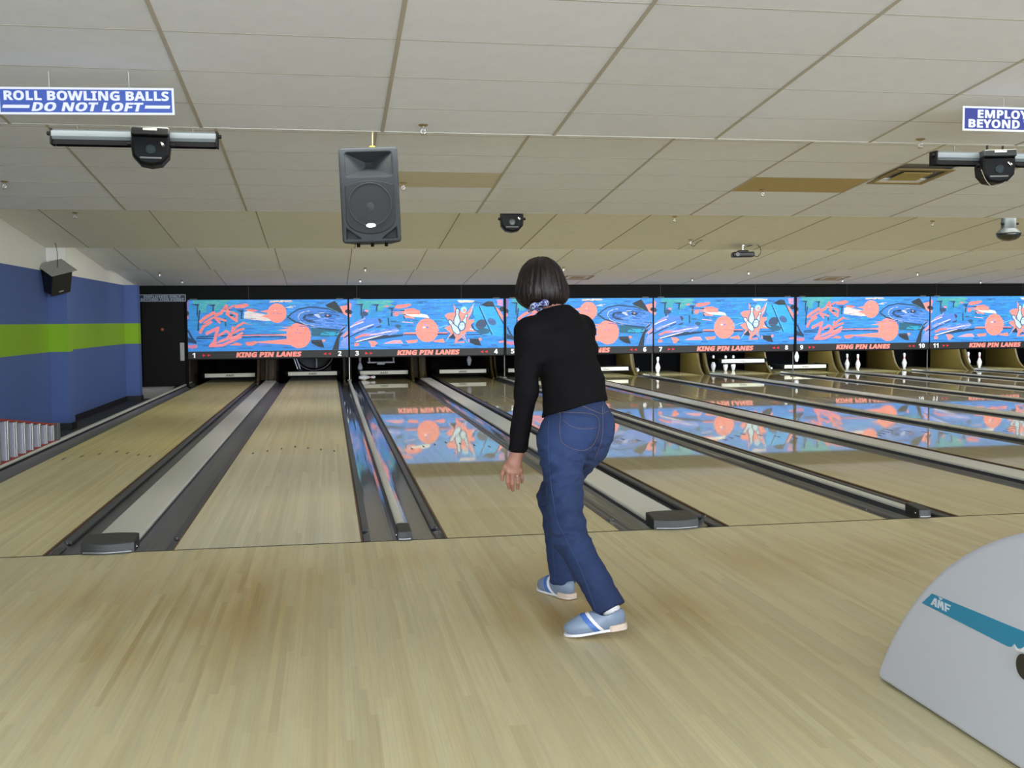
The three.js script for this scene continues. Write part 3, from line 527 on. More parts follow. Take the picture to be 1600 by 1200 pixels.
addPin('white pin standing on lane thirteen at the edge of view', c(13) - 0.28, 0, -18.75);
addPin('white pin hanging in the pinsetter over lane four', 3.08, 0.235, -18.5);
addPin('white pin half hidden behind the post between lanes eight and nine', 11.28, 0.2, -18.5);
addPin('white pin standing in the dark near corner of lane three', laneL(3) + 0.03, 0.1, -18.6);
addPin('fallen pin lying across lane three in front of the sweep bar', 0.47, 0.06, -17.25, [0, 0.25, -Math.PI / 2]);
for (const [label, x, z, b] of [['fallen pin lying end on in the gutter between lanes ten and eleven', 13.98, -18.5, 1], ['fallen pin lying end on in the gutter beyond lane twelve', 17.28, -18.4, 1], ['fallen pin lying end on in the gutter beside lane six', 7.2, -18.5, 1], ['fallen pin lying end on in the gutter beyond lane eight', 10.62, -18.5, 1]]) addPin(label, x, 0.055, z, [-Math.PI / 2, 0, 0]);
for (let n = 6; n <= NL; n++) { // lamps above the pin decks, behind the masking units
  const t = thing('deck_lamp', `hidden strip lamp above the pin deck of lane ${ORD[n]}`, 'lamp', [c(n), 0.9, -17.2], 'pin deck lamps behind the masking units');
  part('tube', bar([-0.45, 0, 0], [0.45, 0, 0], 0.016), glow(LIGHT.deck.color, 1.5), t); part('housing', rbox(1.0, 0.03, 0.1, 0.008, 0, 0.05, 0), M.white, t);
  for (const q of [-0.4, 0.4]) part('bracket', bar([q, 0.06, 0], [q, 0.06, 0.78], 0.012), M.black, t);
  area(LIGHT.deck.color, LIGHT.deck.power, 0.9, 0.06, [c(n), 0.875, -17.2], [c(n), 0.0, -17.85]);
}

// ---------------------------------------------------------------- door, sign, side things
const door = structure('door_1', [-3.49, 0, MASKZ - 0.01]);
part('door_leaf', rbox(0.84, 1.86, 0.04, 0.006, 0, 0.79, 0), phys({ color: lin(0.005, 0.005, 0.0055), roughness: 0.6, specularIntensity: 0.3 }), door);
part('frame', [rbox(0.07, 1.95, 0.08, 0.006, -0.46, 0.78, 0.01), rbox(0.05, 1.95, 0.06, 0.006, 0.45, 0.78, 0.01), rbox(0.98, 0.06, 0.08, 0.006, 0, 1.75, 0.01)], M.black, door);
part('push_plate', rbox(0.085, 0.37, 0.012, 0.003, 0.36, 0.7, 0.026), std({ color: lin(0.35, 0.35, 0.36), metalness: 0.3, roughness: 0.45 }), door);
part('badge', at(cyl(0.03, 0.03, 0.006).rotateX(Math.PI / 2), -0.02, 1.16, 0.024), std({ color: lin(0.35, 0.06, 0.02), roughness: 0.5 }), door);
part('leaf_filler', box(1.0, 0.2, 0.05, 0, -0.12, -0.02), M.black, door);
function signTex(w, h, draw, bg, fg) { return canvasTex(w, h, (g) => { g.fillStyle = fg; g.fillRect(0, 0, w, h); const m = h * 0.08; g.fillStyle = bg; g.fillRect(m, m, w - 2 * m, h - 2 * m); g.fillStyle = fg; g.strokeStyle = fg; g.textAlign = 'center'; g.textBaseline = 'middle'; draw(g, w, h); }); }
const fit = (g, s, x, y, width, slant = 0) => { const k = width / g.measureText(s).width; g.save(); g.translate(x, y); g.transform(1, 0, slant, 1, 0, 0); g.scale(k, 1); g.fillText(s, 0, 0); g.strokeText(s, 0, 0); g.restore(); };
const empDraw = (g, w, h) => { g.font = `bold ${h * 0.45}px sans-serif`; g.lineWidth = h * 0.02; fit(g, 'EMPLOYEES ONLY', w * 0.5, h * 0.31, w * 0.8); fit(g, 'BEYOND THIS POINT', w * 0.5, h * 0.7, w * 0.93); };
const empBlue = signTex(1024, 170, empDraw, '#142a86', '#dfe4ec'), empDark = signTex(512, 90, empDraw, '#16233c', '#8b98a6');
function sign(name, label, tex, w, h, pos, rx = 0) {
  const t = thing(name, label, 'sign', pos); t.rotation.x = rx;
  part('board', rbox(w, h, 0.006, 0.002), M.white, t); part('printed_face', new THREE.PlaneGeometry(w - 0.002, h - 0.002), std({ map: tex, roughness: 0.35 }), t, 0, 0, 0.0036);
  return t;
}
sign('door_sign', 'small dark sign above the black door, EMPLOYEES ONLY BEYOND THIS POINT', empDark, 0.92, 0.145, [-3.49, 1.8, MASKZ + 0.05]);
const loft = signTex(1024, 160, (g, w, h) => {
  g.font = `bold ${h * 0.46}px sans-serif`; g.lineWidth = 3; fit(g, 'ROLL BOWLING BALLS', w * 0.5, h * 0.31, w * 0.945); g.font = `bold ${h * 0.43}px sans-serif`; fit(g, 'DO NOT LOFT', w * 0.5, h * 0.72, w * 0.63, -0.28);
  g.save(); g.translate(w / 2, h * 0.71); g.transform(1, 0, -0.28, 1, 0, 0); g.fillRect(-w * 0.475, -h * 0.06, w * 0.15, h * 0.12); g.fillRect(w * 0.33, -h * 0.06, w * 0.145, h * 0.12); g.restore();
}, '#2f52ae', '#e6e9f0');
const s1 = sign('hanging_sign', 'blue and white sign under the ceiling reading ROLL BOWLING BALLS DO NOT LOFT', loft, 0.95, 0.153, [-1.487, 2.548, -0.2]);
const s2 = sign('hanging_sign', 'blue sign under the ceiling at the far side, EMPLOYEES ONLY BEYOND THIS POINT', empBlue, 1.0, 0.16, [4.44, 2.582, -0.2]);
s1.rotation.z = 0.02;
for (const o of [s1, s2]) for (const x of [-0.2, 0.23]) part('hanger', bar([x, 0.05, -0.004], [x, o === s1 ? 0.168 : 0.136, -0.004], 0.0015), M.white, o);
{
  const t = thing('step_box', 'low pale grey box on the floor in front of the black door', 'box', [-3.55, FLOORY, -15.75]);
  part('box_body', rbox(0.62, 0.2, 0.3, 0.01, 0, 0.1, 0), std({ color: lin(0.3, 0.29, 0.29), roughness: 0.6 }), t); part('box_lid', rbox(0.64, 0.02, 0.32, 0.006, 0, 0.21, 0), std({ color: lin(0.22, 0.22, 0.22), roughness: 0.6 }), t);
}
{ // stepladder on its side on the ledge: rails taper towards the top cap
  const t = thing('stepladder', 'red railed aluminium stepladder lying on its side along the ledge by the blue wall', 'ladder', [-3.108, 0.033, 0]);
  const red = std({ color: lin(0.3, 0.02, 0.01), roughness: 0.5 }), z0 = -5.9, z1 = -3.3, SLP = 0.12, hi = (z) => 0.165 + (z - z0) * SLP;
  const tread = std({ color: lin(0.5, 0.51, 0.58), metalness: 0.35, roughness: 0.42 });
  part('rail', rbox(0.06, 0.022, z1 - z0, 0.006).rotateX(-Math.atan(SLP)).translate(0, hi((z0 + z1) / 2), (z0 + z1) / 2), red, t);
  part('rail', rbox(0.06, 0.016, z1 - z0, 0.006, 0, 0.008, (z0 + z1) / 2), red, t);
  for (let k = 0; k < 9; k++) { const z = z0 + 0.22 + k * 0.27; part('step', rbox(0.05, hi(z) - 0.02, 0.03, 0.006, 0.006, hi(z) / 2, z), tread, t); part('step_nosing', rbox(0.014, hi(z) - 0.02, 0.045, 0.005, 0.03, hi(z) / 2, z - 0.05), M.steel, t); part('back_brace', rbox(0.012, hi(z) - 0.02, 0.03, 0.004, -0.03, hi(z) / 2, z - 0.12), M.grey, t); }
  part('top_cap', rbox(0.1, 0.185, 0.1, 0.015, 0, 0.0935, z0 + 0.0), std({ color: lin(0.1, 0.11, 0.11), roughness: 0.7 }), t);
}
// ---------------------------------------------------------------- hanging things
const speakerSkin = std({ color: lin(0.02, 0.026, 0.031), roughness: 0.55 });
function speakerBox(t, w, h, d) { // cabinet with a horn mouth, a domed grille, two corner ports and a badge
  const rr = (x0, y0, x1, y1, r) => { const p = new THREE.Path(); p.moveTo(x0 + r, y0); p.lineTo(x1 - r, y0); p.quadraticCurveTo(x1, y0, x1, y0 + r); p.lineTo(x1, y1 - r); p.quadraticCurveTo(x1, y1, x1 - r, y1); p.lineTo(x0 + r, y1); p.quadraticCurveTo(x0, y1, x0, y1 - r); p.lineTo(x0, y0 + r); p.quadraticCurveTo(x0, y0, x0 + r, y0); return p; };
  const back = d, s = new THREE.Shape(); { const q = rr(-w / 2, -h / 2, w / 2, h / 2, 0.03).getPoints(8); s.setFromPoints(q); }
  const horn = rr(-w * 0.39, h * 0.2, w * 0.39, h * 0.44, 0.02); s.holes.push(horn);
  for (const k of [-1, 1]) { const p = new THREE.Path(); p.moveTo(k * w * 0.42, -h * 0.45); p.lineTo(k * w * 0.42, -h * 0.35); p.lineTo(k * w * 0.2, -h * 0.45); p.closePath(); s.holes.push(p); }
  part('front_baffle', extrude(s, 0.05, 0.014, 3), speakerSkin, t, 0, 0, -0.05);
  const cab = extrude([[-w / 2 + 0.006, 0], [w / 2 - 0.006, 0], [w * 0.3, -back + 0.05], [-w * 0.3, -back + 0.05]], h - 0.012, 0.01, 2); cab.rotateX(-Math.PI / 2); cab.rotateZ(0); cab.scale(1, 1, -1); cab.index || 0; { const p = cab.attributes.position; for (let i = 0; i < p.count; i += 3) { const a = [p.getX(i), p.getY(i), p.getZ(i)]; p.setXYZ(i, p.getX(i + 1), p.getY(i + 1), p.getZ(i + 1)); p.setXYZ(i + 1, ...a); } cab.computeVertexNormals(); }
  part('cabinet', cab, speakerSkin, t, 0, -h / 2 + 0.006, -0.11);
  const hg = new THREE.BufferGeometry(); { // horn: rectangle mouth tapering to a throat
    const m = [[-w * 0.39, h * 0.2], [w * 0.39, h * 0.2], [w * 0.39, h * 0.44], [-w * 0.39, h * 0.44]], q = [[-0.03, h * 0.3], [0.03, h * 0.3], [0.03, h * 0.36], [-0.03, h * 0.36]], v = [];
    for (let i = 0; i < 4; i++) { const j = (i + 1) % 4; v.push(...m[i], -0.012, ...m[j], -0.012, ...q[j], -0.11, ...m[i], -0.012, ...q[j], -0.11, ...q[i], -0.11); }
    v.push(...q[0], -0.11, ...q[1], -0.11, ...q[2], -0.11, ...q[0], -0.11, ...q[2], -0.11, ...q[3], -0.11);
    hg.setAttribute('position', new THREE.Float32BufferAttribute(v, 3)); hg.setAttribute('uv', new THREE.Float32BufferAttribute(new Array(v.length / 3 * 2).fill(0), 2)); hg.computeVertexNormals();
  }
  part('horn', hg, std({ color: lin(0.03, 0.036, 0.04), roughness: 0.5, side: THREE.DoubleSide }), t);
  const gs = new THREE.Shape(); gs.moveTo(-w * 0.41, h * 0.1); gs.quadraticCurveTo(0, h * 0.2, w * 0.41, h * 0.1); gs.lineTo(w * 0.42, -h * 0.26); gs.bezierCurveTo(w * 0.34, -h * 0.46, -w * 0.34, -h * 0.46, -w * 0.42, -h * 0.26); gs.closePath();
  part('grille', extrude(gs, 0.02, 0.006, 2), std({ color: lin(0.016, 0.019, 0.021), roughness: 0.6, bumpMap: tileBump, bumpScale: 0.002 }), t, 0, 0, -0.006);
  part('cone_ring', at(new THREE.TorusGeometry(w * 0.36, 0.004, 8, 48), 0, -h * 0.1, 0.015), std({ color: lin(0.03, 0.033, 0.036), roughness: 0.5 }), t);
  part('dust_cap', at(new THREE.SphereGeometry(0.05, 20, 10, 0, 7, 0, 1.2).rotateX(Math.PI / 2).scale(1, 1, 0.3), 0, -h * 0.12, 0.002), std({ color: lin(0.035, 0.038, 0.042), roughness: 0.6 }), t);
  part('badge', at(cyl(0.028, 0.028, 0.006, 24).rotateX(Math.PI / 2).scale(1.2, 0.5, 1), 0, -h * 0.32, 0.019), M.chrome, t);
  for (const x of [-0.1, 0, 0.1]) part('rigging_point', at(cyl(0.012, 0.012, 0.03, 12), x, -h / 2 - 0.012, -0.05), M.black, t);
}
{
  const t = thing('loudspeaker', 'big dark grey loudspeaker hanging below the first ceiling drop', 'speaker', [0.145, 2.195, -1.52]);
  t.rotation.order = 'ZYX'; t.rotation.set(0.02, -0.1, 0.03);
  speakerBox(t, 0.42, 0.68, 0.34);
  part('yellow_strap', [rbox(0.04, 0.012, 0.03, 0.004, 0.03, 0.35, -0.08)], std({ color: lin(0.55, 0.42, 0.02), roughness: 0.6 }), t);
  part('hanging_rod', bar([0.03, 0.33, -0.08], [0.045, 0.6, -0.06], 0.005), std({ color: lin(0.3, 0.25, 0.15), roughness: 0.8 }), t);
}
{
  const t = thing('loudspeaker', 'small black loudspeaker on a bracket high on the blue wall pillar', 'speaker', [-3.76, 1.84, -9.2]);
  t.rotation.order = 'YXZ'; t.rotation.set(0.5, 0.95, 0.28);
  part('cabinet', extrude([[-0.17, 0], [0.17, 0], [0.1, -0.26], [-0.1, -0.26]], 0.36, 0.012, 2).rotateX(-Math.PI / 2).translate(0, -0.18, -0.26), M.blackGloss, t);
  part('grille', rbox(0.31, 0.33, 0.02, 0.02, 0, 0, 0.005), std({ color: lin(0.012, 0.012, 0.011), roughness: 0.5, bumpMap: tileBump, bumpScale: 0.002 }), t);
  part('badge', rbox(0.07, 0.02, 0.006, 0.002, 0.0, -0.11, 0.017), M.steel, t);
  part('bracket', [bar([0, 0, -0.25], [-0.12, 0.02, -0.38], 0.016), rbox(0.1, 0.12, 0.015, 0.004, -0.1, 0.02, -0.36), tube([[0, 0.16, -0.1], [0.02, 0.4, -0.16], [-0.02, 0.62, -0.2]], 0.004)], M.black, t);
  part('top_shelf', rbox(0.4, 0.012, 0.34, 0.004, 0, 0.19, -0.12), std({ color: lin(0.3, 0.31, 0.28), roughness: 0.6 }), t);
}
// mirror-scanner light: faceted drum below a flat plate, with clamps and a lens
function scanner(label, x, y, z, turn) {
  const t = thing('scanner_light', label, 'effect light', [x, y, z], 'black faceted effect lights under the ceiling'); t.rotation.y = turn;
  const prof = [[-0.125, 0.04], [-0.128, -0.03], [-0.12, -0.1], [-0.07, -0.155], [0, -0.168], [0.07, -0.155], [0.12, -0.1], [0.128, -0.03], [0.125, 0.04]];
  part('body', extrude(prof, 0.2, 0.018, 2).translate(0, 0, -0.1), M.scan, t);
  part('top_plate', rbox(0.25, 0.055, 0.25, 0.012, 0, 0.062, 0), std({ color: lin(0.012, 0.014, 0.012), roughness: 0.4 }), t);
  part('label_plate', rbox(0.09, 0.014, 0.004, 0.001, 0.0, 0.072, 0.126), M.white, t);
  part('lens', at(cyl(0.032, 0.036, 0.014, 20).rotateX(Math.PI / 2), 0, -0.06, 0.104), phys({ color: lin(0.015, 0.03, 0.036), roughness: 0.1, clearcoat: 0.6 }), t);
  part('vent', rbox(0.14, 0.012, 0.008, 0.003, 0, -0.115, 0.1), M.grey, t);
  for (const s of [-1, 1]) part('clamp_knob', at(cyl(0.016, 0.016, 0.03, 10).rotateZ(Math.PI / 2), s * 0.138, -0.02, 0.03), M.black, t);
  part('mirror_mount', bar([0.07, -0.01, 0.098], [0.085, -0.035, 0.118], 0.012), M.chrome, t);
  part('yoke', [bar([-0.06, 0.08, 0], [-0.06, 0.2, 0], 0.008), bar([0.06, 0.08, 0], [0.06, 0.2, 0], 0.008)], M.black, t);
  return t;
}
scanner('black faceted effect light under the strip fixture beside the loft sign', -1.345, 2.53, -1.5, 0.1);
const sc2 = scanner('black faceted effect light under the strip fixture near the employees sign', 5.06, 2.5, -1.5, -0.25);
part('loose_wire', tube([[-0.13, -0.06, 0.08], [-0.09, -0.16, 0.1], [-0.03, -0.205, 0.1], [0.06, -0.15, 0.09]], 0.003), std({ color: lin(0.3, 0.26, 0.2), roughness: 0.6 }), sc2);
scanner('lone black faceted effect light below the second ceiling drop', 1.87, 2.435, -5.52, -0.1);
function stripLight(label, x0, x1, y, z) {
  const L = x1 - x0, t = thing('strip_fixture', label, 'strip light', [(x0 + x1) / 2, y, z], 'silver strip fixtures under the first ceiling drop');
  const prof = [[0.045, 0.05], [-0.05, 0.05], [-0.055, 0.02], [-0.02, -0.05], [0.035, -0.058], [0.05, -0.02]];
  part('reflector', extrude([[0.05, 0.05], [-0.02, 0.05], [-0.055, 0.035], [-0.055, 0.0], [-0.045, -0.022], [0.05, -0.022]], L, 0.002, 1).rotateY(Math.PI / 2).translate(-L / 2, 0, 0), std({ color: lin(0.075, 0.09, 0.1), metalness: 0.2, roughness: 0.4 }), t);
  part('louvre', [box(L - 0.02, 0.012, 0.09, 0, -0.028, -0.003), box(L - 0.02, 0.022, 0.006, 0, -0.045, 0.045), box(L - 0.02, 0.022, 0.006, 0, -0.045, -0.045)], M.black, t);
  for (const s of [-1, 1]) { part('end_cap', rbox(0.014, 0.11, 0.11, 0.004, s * L / 2, -0.002, 0), M.black, t); part('end_knob', at(cyl(0.014, 0.014, 0.026, 12).rotateZ(Math.PI / 2), s * (L / 2 + 0.018), 0.02, 0.02), M.black, t); }
  for (const q of [-0.35, 0.35]) part('hanger', bar([L * q, 0.04, 0], [L * q, 0.2, 0], 0.004), M.darkPlastic, t);
}
stripLight('silver strip fixture with a black effect light under it, near the loft sign', -2.0, -0.91, 2.568, -1.56);
stripLight('silver strip fixture with a black effect light under it, near the employees sign', 4.57, 5.75, 2.54, -1.56);
{
  const t = thing('dome_light', 'grey dome fixture with a dark glass bowl below the second ceiling drop', 'effect light', [8.01, 2.43, -5.55]);
  const lathe = (pts, m, name) => part(name, new THREE.LatheGeometry(pts.map(([r, y]) => new THREE.Vector2(r, y)), 28), m, t);
  lathe([[0.085, 0.06], [0.085, -0.075], [0.1, -0.085], [0.14, -0.13], [0.145, -0.145], [0, -0.145]], std({ color: lin(0.03, 0.04, 0.043), roughness: 0.5 }), 'housing');
  part('bowl', new THREE.SphereGeometry(0.14, 28, 12, 0, Math.PI * 2, Math.PI / 2, Math.PI / 2).scale(1, 0.62, 1).translate(0, -0.146, 0), phys({ color: lin(0.01, 0.011, 0.012), roughness: 0.15, clearcoat: 1 }), t);
  for (const s of [-1, 1]) part('side_knob', at(cyl(0.014, 0.014, 0.03, 10).rotateZ(Math.PI / 2), s * 0.098, -0.02, 0.02), M.black, t);
  part('stem', bar([0, 0.05, 0], [0, 0.29, 0], 0.015), M.grey, t);
}
{
  const t = thing('projector', 'small black projector hanging from the ceiling with a looped cable', 'projector', [6.0, 2.245, -9.0]); t.rotation.y = -0.25;
  part('body', rbox(0.32, 0.075, 0.25, 0.02), std({ color: lin(0.012, 0.012, 0.014), roughness: 0.4 }), t);
  part('top_hump', rbox(0.16, 0.04, 0.16, 0.015, 0.0, 0.045, 0), std({ color: lin(0.03, 0.035, 0.03), roughness: 0.4 }), t);
  part('lens', at(cyl(0.03, 0.03, 0.03, 18).rotateX(Math.PI / 2), -0.09, 0, 0.13), M.blackGloss, t);
  part('ceiling_mount', [bar([0, 0.05, 0], [0, 0.145, 0], 0.012), at(cyl(0.035, 0.035, 0.02, 16), 0, 0.14, 0)], M.chrome, t);
  part('cable', tube([[0.15, -0.01, 0.02], [0.22, -0.03, 0], [0.27, 0.04, 0], [0.25, 0.12, -0.02], [0.2, 0.15, -0.02], [0.06, 0.12, 0]], 0.004), M.black, t);
}
// sprinklers: escutcheon, stem, frame arms and deflector
const spr = new THREE.Group();
{
  part('escutcheon', new THREE.LatheGeometry([[0.034, 0], [0.033, -0.005], [0.02, -0.011], [0.01, -0.013]].map((p) => new THREE.Vector2(...p)), 20), M.brass, spr);
  part('frame', [at(cyl(0.009, 0.011, 0.02, 12), 0, -0.02, 0), tube([[-0.007, -0.028, 0], [-0.016, -0.045, 0], [0, -0.066, 0]], 0.0035, 10, 6), tube([[0.007, -0.028, 0], [0.016, -0.045, 0], [0, -0.066, 0]], 0.0035, 10, 6), at(cyl(0.004, 0.004, 0.03, 8), 0, -0.043, 0)], M.chrome, spr);
  part('deflector', at(cyl(0.019, 0.017, 0.003, 20), 0, -0.068, 0), M.brass, spr);
}
const sprinklers = [[0.5, -1.13, 0, 'brass sprinkler just before the first ceiling drop, above the loudspeaker'], [4.24, -1.2, 0, 'brass sprinkler just before the first ceiling drop, near the strip fixture end'], [-3.03, -4.12, 1, 'brass sprinkler above the blue wall in the second ceiling bay'], [-3.06, -6.98, 2, 'sprinkler in the third ceiling bay near the white wall top'], [0.56, -3.96, 1, 'sprinkler in the second ceiling bay just behind the loudspeaker'], [4.2, -4.04, 1, 'sprinkler in the tan stained tile'], [4.23, -6.9, 2, 'sprinkler in the third ceiling bay beyond the lone effect light'], [5.01, -8.53, 2, 'sprinkler with a curled wire in the third ceiling bay'], [7.91, -7.04, 2, 'sprinkler in the third ceiling bay beside the dome fixture'], [0.51, -13.2, 3, 'small sprinkler at the fourth ceiling drop below the loudspeaker'], [0.48, -15.37, 4, 'small sprinkler in the last ceiling bay above the painted figure three'], [-3.23, -14.33, 4, 'small sprinkler in the last ceiling bay above the black door'], [-2.97, -15.43, 4, 'small sprinkler close to the fascia above the door sign'], [4.16, -13.1, 3, 'small sprinkler at the fourth ceiling drop beside the bowler head'], [7.42, -15.26, 4, 'small sprinkler in the last ceiling bay above lane seven'], [8.23, -14.18, 4, 'small sprinkler in the last ceiling bay below the projector'], [12.05, -14.36, 4, 'small sprinkler in the last ceiling bay above lane ten'], [10.93, -15.48, 4, 'small sprinkler close to the fascia above lane nine'], [14.48, -15.83, 4, 'small sprinkler close to the fascia above lane eleven']];
for (const [x, z, k, label] of sprinklers) {
  const o = spr.clone(); o.name = numbered('sprinkler'); scene.add(o); o.position.set(x, planeY(teeth[k], z) - 0.001, z); o.userData = { label, category: 'sprinkler', group: 'ceiling sprinklers' };
  if (x === 5.01) part('curled_wire', tube([[0, -0.06, 0], [0.05, -0.1, 0], [0.1, -0.05, 0], [0.2, 0.0, -0.05]], 0.004), M.black, o);
}
function diffuser(label, x, z, k, dark) {
  const t = thing('air_diffuser', label, 'air vent', [x, planeY(teeth[k], z) + 0.004, z], 'square ceiling air vents'); t.rotation.x = -SL;
  const ring = (o, i, y, m) => { const s = shapeOf([[-o, -o], [o, -o], [o, o], [-o, o]]); const h = new THREE.Path(); h.moveTo(-i, -i); h.lineTo(-i, i); h.lineTo(i, i); h.lineTo(i, -i); h.closePath(); s.holes.push(h); part('louvre_ring', extrude(s, 0.012, 0.003, 1).rotateX(Math.PI / 2), m, t, 0, y, 0); };
  const tan = std({ color: lin(0.3, 0.22, 0.09), roughness: 0.6 });
  ring(0.3, 0.245, 0, tan); ring(0.225, 0.19, 0.025, M.seam); part('plenum', box(0.56, 0.01, 0.56, 0, 0.05, 0), M.seam, t);
  part('centre_plate', rbox(0.3, 0.01, 0.3, 0.003, 0, -0.004, 0), std({ color: lin(0.42, 0.32, 0.11), roughness: 0.6 }), t);
}
diffuser('square tan and black air vent beside the tan stained tile', 5.45, -3.41, 1);
diffuser('small dark vent in the last ceiling bay over lane five', 4.9, -15.1, 4);
diffuser('small dark vent in the last ceiling bay over lane nine', 10.6, -15.3, 4);

// ---------------------------------------------------------------- ball return at the front corner
{
  const t = thing('ball_return', 'big light grey rounded ball return hood with a teal stripe on the approach', 'ball return', [1.74, 0, 0]);
  const s = new THREE.Shape(); s.moveTo(-2.775, 0.002); s.lineTo(-2.765, 0.03); s.bezierCurveTo(-2.85, 0.2, -2.98, 0.35, -3.13, 0.47); s.bezierCurveTo(-3.34, 0.63, -3.6, 0.735, -3.95, 0.76); s.bezierCurveTo(-4.3, 0.77, -4.55, 0.66, -4.62, 0.5); s.lineTo(-4.66, 0.002); s.closePath();
  const g = new THREE.ExtrudeGeometry(s, { depth: 0.44, bevelEnabled: true, bevelThickness: 0.03, bevelSize: 0.022, bevelOffset: -0.022, bevelSegments: 5, curveSegments: 40 });
  g.rotateY(Math.PI / 2); // shape x becomes -z
  part('hood', g, phys({ color: lin(0.5, 0.52, 0.56), roughness: 0.38, clearcoat: 0.25, clearcoatRoughness: 0.3 }), t, 0.03, 0, 0);
  const face = (pts, name, m, x) => { const q = new THREE.ExtrudeGeometry(shapeOf(pts.map(([z, y]) => [-z, y])), { depth: 0.0012, bevelEnabled: false }); q.rotateY(Math.PI / 2); part(name, q, m, t, x, 0, 0); return q; };
  const teal = std({ color: lin(0.018, 0.22, 0.36), roughness: 0.4 }), letter = std({ color: lin(0.55, 0.6, 0.64), roughness: 0.4 });
  const band = t;
  face([[3.052, 0.352], [3.11, 0.398], [3.66, 0.41], [3.64, 0.385], [3.6, 0.372], [3.57, 0.362], [3.545, 0.352], [3.53, 0.362], [3.515, 0.347], [3.5, 0.344]], 'stripe', teal, -0.0012);
  // the maker's letters on the stripe, and the mark above the M
  const up = (z, y) => [z, y];
  const L = (list, name) => part(name, list.map((pts) => { const q = new THREE.ExtrudeGeometry(shapeOf(pts.map(([a, b]) => [-(3.105 + a * 0.04), 0.361 + b * 0.027])), { depth: 0.0012, bevelEnabled: false }); q.rotateY(Math.PI / 2); return q; }), letter, t, -0.0024, 0, 0);
  L([[[0, 0], [0.25, 0], [0.62, 0.72], [0.62, 0], [0.85, 0], [0.85, 1], [0.55, 1]], [[0.3, 0.2], [0.62, 0.2], [0.62, 0.36], [0.36, 0.36]]], 'letter');
  L([[[0.95, 0], [1.15, 0], [1.25, 0.6], [1.4, 0.1], [1.55, 0.6], [1.62, 0], [1.85, 0], [1.72, 1], [1.5, 1], [1.4, 0.6], [1.3, 1], [1.08, 1]], [[1.1, 1.35], [1.7, 1.35], [1.42, 1.05]]], 'letter');
  L([[[1.98, 0], [2.2, 0], [2.2, 0.36], [2.55, 0.36], [2.6, 0.56], [2.2, 0.56], [2.2, 0.8], [2.75, 0.8], [2.8, 1], [1.98, 1]]], 'letter');
  part('torn_paper', (() => { const q = new THREE.ExtrudeGeometry(shapeOf([[-3.6, 0.352], [-3.54, 0.345], [-3.53, 0.356], [-3.556, 0.35], [-3.57, 0.364], [-3.585, 0.357], [-3.6, 0.37]]), { depth: 0.001, bevelEnabled: false }); q.rotateY(Math.PI / 2); return q; })(), M.white, t, -0.0024, 0, 0);
  part('knob', [at(cyl(0.036, 0.03, 0.02, 24).rotateZ(Math.PI / 2), -0.01, 0.318, 3.6)], M.blackGloss, t);
  part('base_gasket', box(0.46, 0.004, 1.86, 0.25, 0.002, 3.72), M.seam, t);
}

